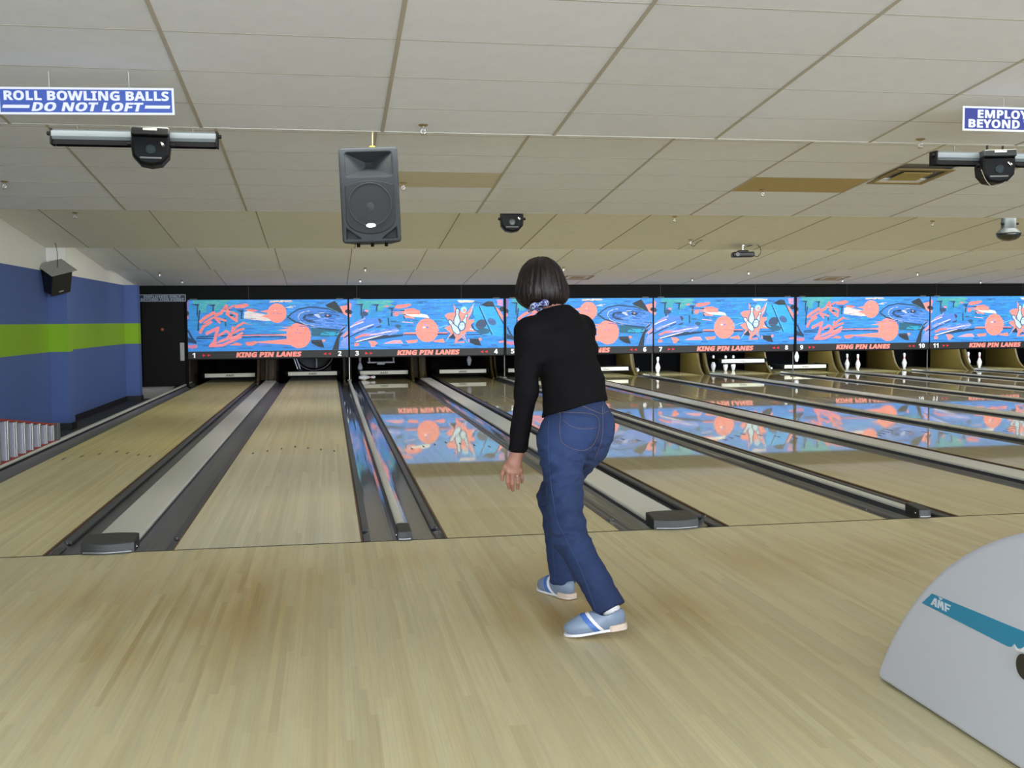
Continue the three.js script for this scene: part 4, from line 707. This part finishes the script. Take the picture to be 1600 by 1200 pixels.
// ---------------------------------------------------------------- the bowler
{
  const BASE = [0.9, 0, 1.7];
  const J = { pelvis: [0.903, 0.839, 1.68], waist: [0.907, 1.005, 1.62], chest: [0.864, 1.174, 1.54], neckB: [0.843, 1.313, 1.49], neckT: [0.808, 1.405, 1.455], head: [0.797, 1.457, 1.43],
    Lsh: [0.706, 1.232, 1.62], Lel: [0.687, 0.976, 1.63], Lwr: [0.653, 0.707, 1.6], Rsh: [0.995, 1.245, 1.38], Rel: [1.08, 1.14, 1.16], Rwr: [1.0, 1.075, 0.95],
    Lhip: [0.82, 0.763, 1.74], Rhip: [0.965, 0.744, 1.6], Lkn: [0.81, 0.4, 1.89], Lan: [0.952, 0.108, 2.05], Rkn: [0.869, 0.462, 1.36], Ran: [0.894, 0.085, 1.43], Lbut: [0.873, 0.812, 1.75], Rbut: [0.984, 0.82, 1.64] };
  const cap = (a, b, ra, rb) => { const bx = b[0] - a[0], by = b[1] - a[1], bz = b[2] - a[2], L = bx * bx + by * by + bz * bz; return (x, y, z) => { const px = x - a[0], py = y - a[1], pz = z - a[2]; let t = (px * bx + py * by + pz * bz) / L; t = t < 0 ? 0 : t > 1 ? 1 : t; const dx = px - bx * t, dy = py - by * t, dz = pz - bz * t; return Math.sqrt(dx * dx + dy * dy + dz * dz) - (ra + (rb - ra) * t); }; };
  const ell = (c, r) => (x, y, z) => { const a = (x - c[0]) / r[0], b = (y - c[1]) / r[1], d = (z - c[2]) / r[2], k0 = Math.sqrt(a * a + b * b + d * d), k1 = Math.sqrt((a / r[0]) ** 2 + (b / r[1]) ** 2 + (d / r[2]) ** 2); return k1 < 1e-9 ? -Math.min(...r) : k0 * (k0 - 1) / k1; };
  const smin = (a, b, k) => { const h = Math.max(k - Math.abs(a - b), 0) / k; return Math.min(a, b) - h * h * k * 0.25; };
  const join = (k, ...f) => (x, y, z) => { let d = f[0](x, y, z); for (let i = 1; i < f.length; i++) d = smin(d, f[i](x, y, z), k); return d; };
  const HX = -0.64, HZ = -0.77; // the way she faces; flatten bodies along it
  const flat = (s, mk) => { const m = (p) => { const d = (p[0] * HX + p[2] * HZ) * (s - 1); return [p[0] + HX * d, p[1], p[2] + HZ * d]; }; const f = mk(m); return (x, y, z) => { const d = (x * HX + z * HZ) * (s - 1); return f(x + HX * d, y, z + HZ * d) / (1 + (s - 1) * 0.5); }; };
  const N = (x, y, z) => noise.noise(x, y, z);
  function net(f, lo, hi, h, color) { // surface nets, normals from the field's slope
    const n = [0, 1, 2].map((i) => Math.ceil((hi[i] - lo[i]) / h) + 1), [nx, ny, nz] = n, g = new Float32Array(nx * ny * nz);
    let q = 0; for (let k = 0; k < nz; k++) for (let j = 0; j < ny; j++) for (let i = 0; i < nx; i++) g[q++] = f(lo[0] + i * h, lo[1] + j * h, lo[2] + k * h);
    const id = new Int32Array(nx * ny * nz).fill(-1), pos = [], idx = [], S = nx * ny;
    for (let k = 0; k < nz - 1; k++) for (let j = 0; j < ny - 1; j++) for (let i = 0; i < nx - 1; i++) {
      const b = i + j * nx + k * S, v = [g[b], g[b + 1], g[b + nx], g[b + nx + 1], g[b + S], g[b + S + 1], g[b + S + nx], g[b + S + nx + 1]];
      let m = 0; for (let c = 0; c < 8; c++) if (v[c] < 0) m++; if (m === 0 || m === 8) continue;
      let sx = 0, sy = 0, sz = 0, w = 0;
      for (let a = 0; a < 8; a++) for (const e of [1, 2, 4]) { if (a & e) continue; const c = a | e; if ((v[a] < 0) === (v[c] < 0)) continue; const t = v[a] / (v[a] - v[c]); sx += (a & 1) + (e === 1 ? t : 0); sy += ((a >> 1) & 1) + (e === 2 ? t : 0); sz += (a >> 2) + (e === 4 ? t : 0); w++; }
      id[b] = pos.length / 3; pos.push(lo[0] + (i + sx / w) * h, lo[1] + (j + sy / w) * h, lo[2] + (k + sz / w) * h);
    }
    const quad = (a, b, c, d, fl) => { if (a < 0 || b < 0 || c < 0 || d < 0) return; if (!fl) idx.push(a, b, c, a, c, d); else idx.push(a, c, b, a, d, c); };
    for (let k = 1; k < nz - 1; k++) for (let j = 1; j < ny - 1; j++) for (let i = 1; i < nx - 1; i++) {
      const b = i + j * nx + k * S, s = g[b] < 0;
      if (s !== g[b + 1] < 0) quad(id[b], id[b - nx], id[b - nx - S], id[b - S], !s);
      if (s !== g[b + nx] < 0) quad(id[b], id[b - S], id[b - S - 1], id[b - 1], !s);
      if (s !== g[b + S] < 0) quad(id[b], id[b - 1], id[b - 1 - nx], id[b - nx], !s);
    }
    const nor = new Float32Array(pos.length), col = color ? new Float32Array(pos.length) : null, uv = new Float32Array(pos.length / 3 * 2), e = h * 0.35;
    for (let i = 0; i < pos.length; i += 3) {
      const [x, y, z] = [pos[i], pos[i + 1], pos[i + 2]]; let a = f(x + e, y, z) - f(x - e, y, z), b = f(x, y + e, z) - f(x, y - e, z), c = f(x, y, z + e) - f(x, y, z - e); const l = Math.hypot(a, b, c) || 1;
      nor[i] = a / l; nor[i + 1] = b / l; nor[i + 2] = c / l; uv[i / 3 * 2] = x * 0.8 + z * 0.6; uv[i / 3 * 2 + 1] = y;
      if (col) { const q2 = color(x, y, z, a / l, b / l, c / l); col[i] = q2[0]; col[i + 1] = q2[1]; col[i + 2] = q2[2]; }
    }
    const geo = new THREE.BufferGeometry(); geo.setAttribute('position', new THREE.Float32BufferAttribute(pos, 3)); geo.setAttribute('normal', new THREE.BufferAttribute(nor, 3)); geo.setAttribute('uv', new THREE.BufferAttribute(uv, 2));
    if (col) geo.setAttribute('color', new THREE.BufferAttribute(col, 3)); geo.setIndex(idx); return geo;
  }
  const away = (g) => { g.translate(-BASE[0], -BASE[1], -BASE[2]); return g; };
  const person = thing('person', 'woman in black sweater and blue jeans stepping towards the lanes, seen from behind', 'person', BASE);
  const put = (name, geo, mat, parent = person) => part(name, away(geo), mat, parent);

  // --- body: one skin mesh under the clothes
  const torsoB = flat(1.35, (m) => join(0.06, cap(m(J.neckB), m(J.chest), 0.05, 0.115), cap(m(J.chest), m(J.waist), 0.115, 0.1), cap(m(J.waist), m(J.pelvis), 0.1, 0.12)));
  const core = join(0.03, torsoB, cap(J.neckB, J.neckT, 0.05, 0.047), cap(J.Lsh, J.Lel, 0.045, 0.036), cap(J.Lel, J.Lwr, 0.037, 0.026), cap(J.Rsh, J.Rel, 0.045, 0.036), cap(J.Rel, J.Rwr, 0.037, 0.026), cap(J.Lsh, J.Rsh, 0.045, 0.045),
    cap(J.Lhip, J.Lkn, 0.078, 0.05), cap(J.Lkn, J.Lan, 0.05, 0.036), cap(J.Rhip, J.Rkn, 0.078, 0.05), cap(J.Rkn, J.Ran, 0.05, 0.036));
  const skinCol = (x, y, z) => { const k = 1 + 0.12 * N(x * 60, y * 60, z * 60); return [0.36 * k, 0.175 * k, 0.122 * k]; };
  const Hc = J.head, R3 = (dx, dy, dz) => [Hc[0] + dx, Hc[1] + dy, Hc[2] + dz];
  const headF = join(0.022, ell(R3(0, 0.012, 0.006), [0.074, 0.092, 0.09]), ell(R3(0, -0.062, -0.034), [0.052, 0.055, 0.056]), cap(R3(0, 0.008, -0.086), R3(0, -0.03, -0.104), 0.008, 0.012), ell(R3(0, -0.034, -0.096), [0.018, 0.01, 0.012]), cap(R3(-0.02, -0.058, -0.084), R3(0.02, -0.058, -0.084), 0.009, 0.009), ell(R3(0, -0.098, -0.07), [0.022, 0.018, 0.018]), cap(R3(-0.034, 0.024, -0.078), R3(0.034, 0.024, -0.078), 0.01, 0.01), ell(R3(-0.076, -0.012, 0.006), [0.012, 0.032, 0.02]), ell(R3(0.076, -0.012, 0.006), [0.012, 0.032, 0.02]), cap(J.neckB, J.neckT, 0.05, 0.048));
  const sockets = join(0.005, ell(R3(-0.031, 0.004, -0.092), [0.017, 0.011, 0.014]), ell(R3(0.031, 0.004, -0.092), [0.017, 0.011, 0.014]));
  const headG = net((x, y, z) => Math.max(headF(x, y, z), -sockets(x, y, z)), R3(-0.11, -0.16, -0.14), R3(0.14, 0.13, 0.13), 0.004, (x, y, z) => { const c0 = skinCol(x, y, z), l = Math.hypot(x - Hc[0], (y - Hc[1] + 0.058) * 2, z - Hc[2] + 0.092) < 0.026; return l ? [0.4, 0.11, 0.1] : c0; });
  // left hand hanging, back of the hand to the camera, fingers loosely curled
  const W = J.Lwr, finger = (k, m, t, r) => [cap(k, m, r * 1.08, r), cap(m, t, r, r * 0.86)];
  const palm = join(0.016, cap(W, [0.628, 0.655, 1.6], 0.024, 0.021), cap(W, [0.648, 0.65, 1.602], 0.024, 0.021), cap([0.612, 0.625, 1.598], [0.664, 0.625, 1.6], 0.014, 0.013), cap([0.634, 0.66, 1.597], [0.64, 0.62, 1.6], 0.018, 0.014));
  const fingers = [finger([0.608, 0.62, 1.6], [0.609, 0.572, 1.588], [0.618, 0.54, 1.566], 0.0086), finger([0.629, 0.616, 1.604], [0.629, 0.563, 1.593], [0.635, 0.53, 1.568], 0.009), finger([0.649, 0.616, 1.605], [0.6535, 0.567, 1.594], [0.658, 0.538, 1.57], 0.0085), finger([0.666, 0.623, 1.6], [0.6735, 0.588, 1.59], [0.676, 0.566, 1.57], 0.0075)];
  const thumb = [cap([0.63, 0.683, 1.594], [0.6, 0.637, 1.584], 0.0145, 0.0115), cap([0.6, 0.637, 1.584], [0.588, 0.607, 1.573], 0.0112, 0.0098), cap([0.588, 0.607, 1.573], [0.587, 0.58, 1.563], 0.0098, 0.0078)];
  const handF = (x, y, z) => { let d = palm(x, y, z); d = smin(d, Math.min(join(0.006, ...thumb)(x, y, z)), 0.014); for (const f of fingers) { const e = smin(f[0](x, y, z), f[1](x, y, z), 0.004); d = smin(d, e, 0.005); } return smin(d, ell([0.64, 0.618, 1.606], [0.03, 0.008, 0.006])(x, y, z), 0.012); };
  const handCol = (x, y, z) => { const k = 1 + 0.1 * N(x * 90, y * 90, z * 90), tip = sstep(0.6, 0.54, y) * 0.12; return [0.36 * k, (0.175 - 0.05 * tip) * k, (0.125 - 0.04 * tip) * k]; };
  const handG = net((x, y, z) => smin(handF(x, y, z), cap(W, J.Lel, 0.0255, 0.036)(x, y, z), 0.02), [0.56, 0.5, 1.53], [0.71, 0.76, 1.65], 0.003, handCol);
  // right hand: the same hand mirrored, reaching forward and up in front of her
  const handR = handG.clone(); { const m = new THREE.Matrix4().makeTranslation(...J.Rwr).multiply(new THREE.Matrix4().makeRotationFromEuler(new THREE.Euler(1.78, 0.3, 0, 'YXZ'))).multiply(new THREE.Matrix4().makeScale(-1, 1, 1)).multiply(new THREE.Matrix4().makeTranslation(-W[0], -W[1], -W[2])); handR.applyMatrix4(m); const ix = handR.index.clone(); for (let i = 0; i < ix.count; i += 3) { const a = ix.getX(i); ix.setX(i, ix.getX(i + 1)); ix.setX(i + 1, a); } handR.setIndex(ix); }
  const coreG = net(core, [0.55, 0.03, 0.88], [1.2, 1.45, 2.15], 0.0125, skinCol);
  put('body', mergeGeometries([coreG, headG, handG, handR]), std({ vertexColors: true, roughness: 0.55 }));
  put('ring', at(new THREE.TorusGeometry(0.0098, 0.0016, 8, 20).rotateX(Math.PI / 2 - 0.1), 0.6507, 0.599, 1.6015), M.chrome);
  for (const s of [-1, 1]) { const e = put('eye', at(new THREE.SphereGeometry(0.011, 14, 10), ...R3(s * 0.031, 0.004, -0.078)), M.white); part('iris', at(new THREE.SphereGeometry(0.0055, 10, 8), ...R3(s * 0.031, 0.004, -0.0855)).translate(-BASE[0], -BASE[1], -BASE[2]), std({ color: lin(0.05, 0.025, 0.012), roughness: 0.2 }), e); }

  // --- hair: a bob to the neck, in strands
  const hairO = join(0.035, ell(R3(0, 0.008, 0.008), [0.106, 0.113, 0.116]), ell(R3(0.002, -0.045, 0.018), [0.124, 0.085, 0.112]));
  const faceCut = join(0.02, ell(R3(0, -0.03, -0.12), [0.068, 0.1, 0.075]), ell(R3(0, -0.1, -0.12), [0.075, 0.08, 0.08]));
  const hairF = (x, y, z) => {
    const a = Math.atan2(x - Hc[0], z - Hc[2] - 0.01), str = N(a * 9, y * 6, 3) * 0.0055 + N(a * 24, y * 9, 7) * 0.0028;
    let d = hairO(x, y, z) + str; const bottom = 1.342 + 0.02 * N(a * 6, 2, 1) - 0.006 * Math.cos(a) - (x - Hc[0]) * 0.06;
    d = Math.max(d, bottom - y + str * 1.5); d = Math.max(d, -faceCut(x, y, z)); return Math.max(d, -(Math.hypot((x - 0.812) / 0.06, (z - 1.462) / 0.06) - 1) * 0.05 - (y > 1.37 ? 1 : 0));
  };
  const hairCol = (x, y, z) => { const a = Math.atan2(x - Hc[0], z - Hc[2] - 0.01), k = 0.55 + 0.5 * N(a * 16, y * 5, 9) + 0.5 * N(a * 46, y * 8, 4), w = clamp(k, 0.12, 1.6); return [0.019 * w, 0.0105 * w, 0.009 * w]; };
  put('hair', net(hairF, R3(-0.15, -0.15, -0.14), R3(0.15, 0.14, 0.15), 0.004, hairCol), phys({ vertexColors: true, roughness: 0.42, sheen: 0.08, specularIntensity: 0.6, sheenRoughness: 0.4, sheenColor: lin(0.35, 0.25, 0.22) }));

  // --- sweater
  const seat = flat(1.12, (m) => join(0.06, cap(m([0.895, 0.99, 1.64]), m([0.9, 0.87, 1.68]), 0.12, 0.14), cap(m(J.Lhip), m(J.Rhip), 0.098, 0.098)));
  const butt = join(0.03, ell(J.Lbut, [0.104, 0.112, 0.1]), ell(J.Rbut, [0.1, 0.108, 0.1]));
  const torsoS = flat(1.3, (m) => join(0.07, cap(m([0.86, 1.2, 1.53]), m(J.chest), 0.13, 0.15), cap(m(J.chest), m(J.waist), 0.15, 0.137), cap(m(J.waist), m(J.pelvis), 0.137, 0.158)));
  const hemN = V(1.077 - 0.729, 0.93 - 0.864, 1.62 - 1.72).cross(V(0.872 - 0.729, 0.914 - 0.864, 1.8 - 1.72)).normalize(); if (hemN.y > 0) hemN.negate();
  const fold = (x, y, z) => 0.0045 * N(x * 9 + y * 6, y * 17, z * 9) + 0.003 * N(x * 20 - y * 14, y * 26, z * 18);
  const armL = join(0.03, cap(J.Lsh, J.Lel, 0.062, 0.05), cap(J.Lel, J.Lwr, 0.05, 0.042)), armR = join(0.03, cap(J.Rsh, J.Rel, 0.064, 0.05), cap(J.Rel, J.Rwr, 0.05, 0.042));
  const cut = (p, n, back) => { const l = Math.hypot(...n); return (x, y, z) => ((x - p[0]) * n[0] + (y - p[1]) * n[1] + (z - p[2]) * n[2]) / l + back; };
  const dir = (a, b) => [b[0] - a[0], b[1] - a[1], b[2] - a[2]];
  const cuffL = cut(J.Lwr, dir(J.Lel, J.Lwr), 0.004), cuffR = cut(J.Rwr, dir(J.Rel, J.Rwr), 0.004);
  const yoke = join(0.05, cap(J.Lsh, [0.86, 1.27, 1.5], 0.058, 0.066), cap([0.86, 1.27, 1.5], J.Rsh, 0.066, 0.058), cap([0.86, 1.24, 1.52], [0.84, 1.325, 1.485], 0.08, 0.06));
  const neckCut = cut([0.835, 1.338, 1.485], [-0.25, 1, -0.18], 0);
  const sweaterF = (x, y, z) => {
    const t = Math.max(smin(smin(torsoS(x, y, z), yoke(x, y, z), 0.06), smin(seat(x, y, z), butt(x, y, z), 0.05) - 0.011, 0.04), (x - 0.729) * hemN.x + (y - 0.864) * hemN.y + (z - 1.72) * hemN.z, neckCut(x, y, z));
    const a = Math.max(armL(x, y, z), cuffL(x, y, z)), b = Math.max(armR(x, y, z), cuffR(x, y, z));
    return smin(smin(t, a, y > 1.1 ? 0.05 : 0.012), b, 0.04) + fold(x, y, z) * (y > 1.25 ? 0.4 : 1);
  };
  put('sweater', net(sweaterF, [0.56, 0.66, 0.86], [1.2, 1.4, 1.86], 0.0085), phys({ color: lin(0.0042, 0.0038, 0.0046), roughness: 0.85, specularIntensity: 0.25 }));

  // --- jeans
  const legL = join(0.05, cap(J.Lhip, J.Lkn, 0.096, 0.069), cap(J.Lkn, J.Lan, 0.07, 0.066)), legR = join(0.05, cap(J.Rhip, J.Rkn, 0.096, 0.069), cap(J.Rkn, J.Ran, 0.07, 0.062));
  const endL = cut(J.Lan, dir(J.Lkn, J.Lan), -0.008), endR = cut([0.894, 0.062, 1.43], [-0.05, -1, 0], 0), topJ = cut([0.9, 0.985, 1.65], [0, 1, 0], 0);
  const crease = (x, y, z, k) => k * (0.0055 * N(x * 8 + z * 8, y * 30 + x * 9, z * 8) + 0.0035 * N(x * 22, y * 44 - x * 18, z * 20));
  const jeansF = (x, y, z) => {
    const kneeL = Math.exp(-(((y - 0.42) / 0.13) ** 2)), thigh = Math.exp(-(((y - 0.66) / 0.1) ** 2));
    const l = Math.max(legL(x, y, z), endL(x, y, z)), r = Math.max(legR(x, y, z), endR(x, y, z));
    let d = smin(smin(seat(x, y, z), butt(x, y, z), 0.05), Math.min(l, r), 0.06); d = Math.max(d, topJ(x, y, z), -((x - 0.729) * hemN.x + (y - 0.864) * hemN.y + (z - 1.72) * hemN.z) - 0.05);
    d = Math.max(Math.min(d, l, r), y < 0.6 ? Math.min(endL(x, y, z), endR(x, y, z)) : -1);
    return d + crease(x, y, z, 0.3 + 1.5 * kneeL + 1.7 * thigh + (y < 0.25 ? 0.25 : 0));
  };
  const denim = (x, y, z) => { const w = 0.5 + 0.5 * N(x * 7, y * 5, z * 7) + 0.25 * N(x * 40, y * 60, z * 40) + 0.25 * N(x * 160, y * 160, z * 160); const f = 0.78 + 0.42 * clamp(w, -0.3, 1.2) + 0.35 * Math.exp(-(((y - 0.8) / 0.09) ** 2)) * 0.6; return [0.0085 * f, 0.0235 * f, 0.08 * f]; };
  const jeans = put('jeans', net(jeansF, [0.68, 0.02, 1.26], [1.12, 1.0, 2.16], 0.0085, denim), std({ vertexColors: true, roughness: 0.85 }));
  const EYE = [-0.1642, 1.2902, 6.2023];
  function onto(p, off = 0.001) { // slide a point along the line of sight until it meets the denim
    const d = [p[0] - EYE[0], p[1] - EYE[1], p[2] - EYE[2]], l = Math.hypot(...d), u = d.map((c1) => c1 / l), q = p.map((c1, i) => c1 - u[i] * 0.5);
    for (let i = 0; i < 200; i++) { const s = jeansF(...q); if (s < 0.0004) break; if (i > 2 && (q[2] < 1.2)) return null; for (let k = 0; k < 3; k++) q[k] += u[k] * Math.max(s * 0.6, 0.0008); if (i === 199) return null; }
    const e = 0.004, n = [jeansF(q[0] + e, q[1], q[2]) - jeansF(q[0] - e, q[1], q[2]), jeansF(q[0], q[1] + e, q[2]) - jeansF(q[0], q[1] - e, q[2]), jeansF(q[0], q[1], q[2] + e) - jeansF(q[0], q[1], q[2] - e)], nl = Math.hypot(...n) || 1;
    return V(q[0] + n[0] / nl * off, q[1] + n[1] / nl * off, q[2] + n[2] / nl * off);
  }
  const stitchMat = std({ color: lin(0.16, 0.12, 0.1), roughness: 0.8 }), paleSeam = std({ color: lin(0.022, 0.042, 0.115), roughness: 0.85 });
  function seam(name, pts, mat, r, off, parent = jeans) {
    const cv = new THREE.CatmullRomCurve3(pts.map((p) => V(...p))), q = cv.getPoints(pts.length * 8).map((p) => onto([p.x, p.y, p.z], off)).filter(Boolean);
    const runs = [[]]; for (const w of q) { const run = runs[runs.length - 1]; if (run.length && run[run.length - 1].distanceTo(w) > 0.045) runs.push([w]); else run.push(w); }
    for (const run of runs) if (run.length > 3) part(name, new THREE.TubeGeometry(new THREE.CatmullRomCurve3(run), run.length * 2, r, 5).translate(-BASE[0], -BASE[1], -BASE[2]), mat, parent);
  }
  function patch(name, TL, TR, BR, T, BL, parent) { // a back pocket laid on the seat
    const n = 16, P2 = [], I = [], lerp = (a, b, t) => a.map((c1, i) => c1 + (b[i] - c1) * t);
    for (let j = 0; j <= n; j++) for (let i = 0; i <= n; i++) { const s = i / n, t = j / n; const b = s < 0.5 ? lerp(BL, T, s * 2) : lerp(T, BR, s * 2 - 1); const p = lerp(lerp(TL, TR, s), b, t); const edge = Math.min(i, j, n - i, n - j) === 0; const w = onto(p, edge ? -0.001 : 0.0035); P2.push(...(w ? [w.x, w.y, w.z] : P2.length ? P2.slice(-3) : p)); }
    for (let j = 0; j < n; j++) for (let i = 0; i < n; i++) { const a = j * (n + 1) + i; I.push(a, a + n + 1, a + 1, a + 1, a + n + 1, a + n + 2); }
    const g = new THREE.BufferGeometry(); g.setAttribute('position', new THREE.Float32BufferAttribute(P2, 3)); g.setIndex(I); g.computeVertexNormals(); const c2 = []; for (let i = 0; i < P2.length; i += 3) c2.push(...denim(P2[i] + 1, P2[i + 1], P2[i + 2]).map((k) => k * 1.12)); g.setAttribute('color', new THREE.Float32BufferAttribute(c2, 3));
    return part(name, g.translate(-BASE[0], -BASE[1], -BASE[2]), std({ vertexColors: true, roughness: 0.85, side: THREE.DoubleSide }), parent);
  }
  const SEAM = { pocketL: [[0.782, 0.906, 1.9], [0.938, 0.881, 1.9], [0.934, 0.794, 1.9], [0.889, 0.744, 1.9], [0.791, 0.777, 1.9]], pocketR: [[0.99, 0.879, 1.9], [1.012, 0.884, 1.9], [1.004, 0.803, 1.9], [0.998, 0.787, 1.9], [0.985, 0.795, 1.9]],
    arc: [[0.791, 0.872, 1.9], [0.827, 0.846, 1.9], [0.865, 0.834, 1.9], [0.904, 0.833, 1.9], [0.937, 0.838, 1.9]], yoke: [[0.772, 0.9, 1.9], [0.83, 0.926, 1.9], [0.871, 0.93, 1.9], [0.918, 0.911, 1.9], [0.962, 0.896, 1.9], [0.987, 0.906, 1.9]],
    center: [[0.962, 0.93, 1.9], [0.964, 0.872, 1.9], [0.961, 0.799, 1.9], [0.942, 0.737, 1.9], [0.925, 0.7, 1.9]], seamB: [[0.732, 0.878, 1.9], [0.729, 0.811, 1.9], [0.732, 0.712, 1.9], [0.745, 0.568, 1.9], [0.768, 0.44, 1.9], [0.808, 0.362, 1.9], [0.86, 0.251, 1.9], [0.903, 0.139, 1.9], [0.93, 0.06, 1.9]],
    seamA: [[0.745, 0.36, 1.9], [0.747, 0.324, 1.9], [0.752, 0.242, 1.9], [0.754, 0.19, 1.9]] };
  const pk = patch('back_pocket', ...SEAM.pocketL, jeans); seam('stitching', SEAM.arc, stitchMat, 0.0009, 0.0042, jeans); seam('stitching', [...SEAM.pocketL, SEAM.pocketL[0]], stitchMat, 0.0009, 0.0032, jeans);
  patch('back_pocket', ...SEAM.pocketR, jeans); for (const k of ['yoke', 'center']) seam('stitching', SEAM[k], stitchMat, 0.0011, 0.0008); for (const k of ['seamB', 'seamA']) seam('side_seam', SEAM[k], paleSeam, 0.0022, 0.0005);
  seam('belt_loop', [[0.962, 0.945, 1.9], [0.966, 0.92, 1.9], [0.97, 0.891, 1.9]], paleSeam, 0.0045, 0.001);

  // --- scarf tied behind the neck
  const scarfCol = (x, y, z) => { const k = N(x * 130, y * 130, z * 130); return k > 0.15 ? [0.45, 0.5, 0.62] : k < -0.18 ? [0.03, 0.02, 0.05] : [0.04, 0.07, 0.3]; };
  const ringPts = []; for (let i = 0; i < 14; i++) { const a = i / 14 * Math.PI * 2; ringPts.push([0.826 + Math.cos(a) * 0.062, 1.346 - 0.018 * Math.cos(a) * 0 + 0.02 * Math.sin(a) * -1 + 0.006 * Math.cos(2 * a), 1.474 + Math.sin(a) * 0.062]); }
  const ringF = (x, y, z) => { let d = 9; for (let i = 0; i < 14; i++) d = Math.min(d, cap(ringPts[i], ringPts[(i + 1) % 14], 0.013, 0.013)(x, y, z)); d = smin(d, ell([0.789, 1.366, 1.562], [0.019, 0.016, 0.014])(x, y, z), 0.012); d = smin(d, ell([0.742, 1.352, 1.548], [0.018, 0.014, 0.012])(x, y, z), 0.012); d = smin(d, cap([0.789, 1.366, 1.556], [0.742, 1.352, 1.546], 0.01, 0.009)(x, y, z), 0.01); return smin(d, cap([0.742, 1.352, 1.546], [0.73, 1.335, 1.51], 0.012, 0.012)(x, y, z), 0.01) + 0.002 * N(x * 90, y * 90, z * 90); };
  put('scarf', net(ringF, [0.7, 1.28, 1.39], [0.92, 1.41, 1.6], 0.0045, scarfCol), std({ vertexColors: true, roughness: 0.8 }));

  // --- shoes, in their own frame: x from heel to toe, y up
  const upper = join(0.035, ell([0.056, 0.052, 0], [0.056, 0.048, 0.035]), cap([0.075, 0.055, 0], [0.165, 0.042, 0], 0.038, 0.035), ell([0.188, 0.03, 0.002], [0.07, 0.032, 0.043]), ell([0.15, 0.028, 0], [0.07, 0.03, 0.042]));
  const collar = (x, y) => y - (0.083 - 0.012 * sstep(0.02, 0.09, x) * (1 - sstep(0.09, 0.13, x)));
  const upF = (x, y, z) => Math.max(upper(x, y, z), 0.011 - y, collar(x, y));
  const inner = (x, y, z) => Math.max(upper(x, y, z) + 0.005, -(y - 0.04), Math.hypot((x - 0.062) / 0.05, z / 0.036) - 1);
  const bound = [[-0.01, 0, -0.06], [0.275, 0.12, 0.06]];
  const slab = (a, b) => (x, y, z) => { const s = x - (0.098 + (y - 0.015) * 0.75); return Math.max(upper(x, y, z) - 0.0016, 0.011 - y, collar(x, y), a - s, s - b); };
  const outline = (g, x0) => { const s = new THREE.Shape(); const pts = [[0, 0], [0.006, 0.024], [0.03, 0.034], [0.07, 0.034], [0.11, 0.034], [0.15, 0.041], [0.19, 0.046], [0.225, 0.04], [0.25, 0.02], [0.257, 0.003]]; const all = [...pts, ...pts.slice().reverse().map(([x, z]) => [x, -z])].filter(([x]) => x <= x0); s.moveTo(...all[0]); s.splineThru(all.slice(1).map((p) => new THREE.Vector2(...p))); s.closePath(); const e = new THREE.ExtrudeGeometry(s, { depth: g - 0.004, bevelEnabled: true, bevelSize: 0.002, bevelThickness: 0.002, bevelSegments: 2, curveSegments: 24 }); e.rotateX(-Math.PI / 2); e.translate(0, 0.002, 0); return e; };
  const shoeMat = std({ color: lin(0.19, 0.25, 0.34), roughness: 0.4 }), shoeWhite = std({ color: lin(0.72, 0.72, 0.74), roughness: 0.45 }), shoeBlue = std({ color: lin(0.05, 0.14, 0.42), roughness: 0.5 }), heelMat = std({ color: lin(0.62, 0.5, 0.4), roughness: 0.6 });
  const gUp = net((x, y, z) => Math.max(upF(x, y, z), -inner(x, y, z)), ...bound, 0.004), gW = net(slab(-0.002, 0.015), ...bound, 0.003), gB = net(slab(0.0155, 0.04), ...bound, 0.003);
  const gSole = outline(0.011, 1), gHeel = outline(0.026, 0.08);
  const laces = [0.166, 0.178, 0.19, 0.2].map((x) => tube([[x - 0.006, 0.058 - (x - 0.166) * 0.45, -0.022], [x, 0.072 - (x - 0.166) * 0.5, 0], [x - 0.006, 0.058 - (x - 0.166) * 0.45, 0.022]], 0.0018, 10, 5));
  function shoe(heel, toe, tilt) {
    const o = new THREE.Group(); o.name = 'shoe'; person.add(o); o.position.set(heel[0] - BASE[0], heel[1] - BASE[1], heel[2] - BASE[2]);
    o.rotation.order = 'YZX'; o.rotation.y = Math.atan2(-(toe[2] - heel[2]), toe[0] - heel[0]); o.rotation.z = tilt;
    part('upper', gUp, shoeMat, o); part('white_stripe', gW, shoeWhite, o); part('blue_panel', gB, shoeBlue, o); part('sole', gSole, shoeWhite, o); part('heel', gHeel, heelMat, o); part('laces', laces, shoeWhite, o);
  }
  shoe([1.015, 0.034, 2.085], [0.775, 0, 2.04], -0.13);
  shoe([0.925, 0.002, 1.5], [0.815, 0, 1.27], 0);
  put('sock', net(join(0.02, cap(J.Lan, [0.968, 0.075, 2.06], 0.041, 0.036)), [0.88, 0.02, 1.98], [1.04, 0.18, 2.13], 0.006), M.white);
  put('sock', net(join(0.02, cap(J.Ran, [0.898, 0.055, 1.44], 0.041, 0.036)), [0.82, 0, 1.36], [0.98, 0.15, 1.52], 0.006), M.white);
}

renderer.render(scene, camera);
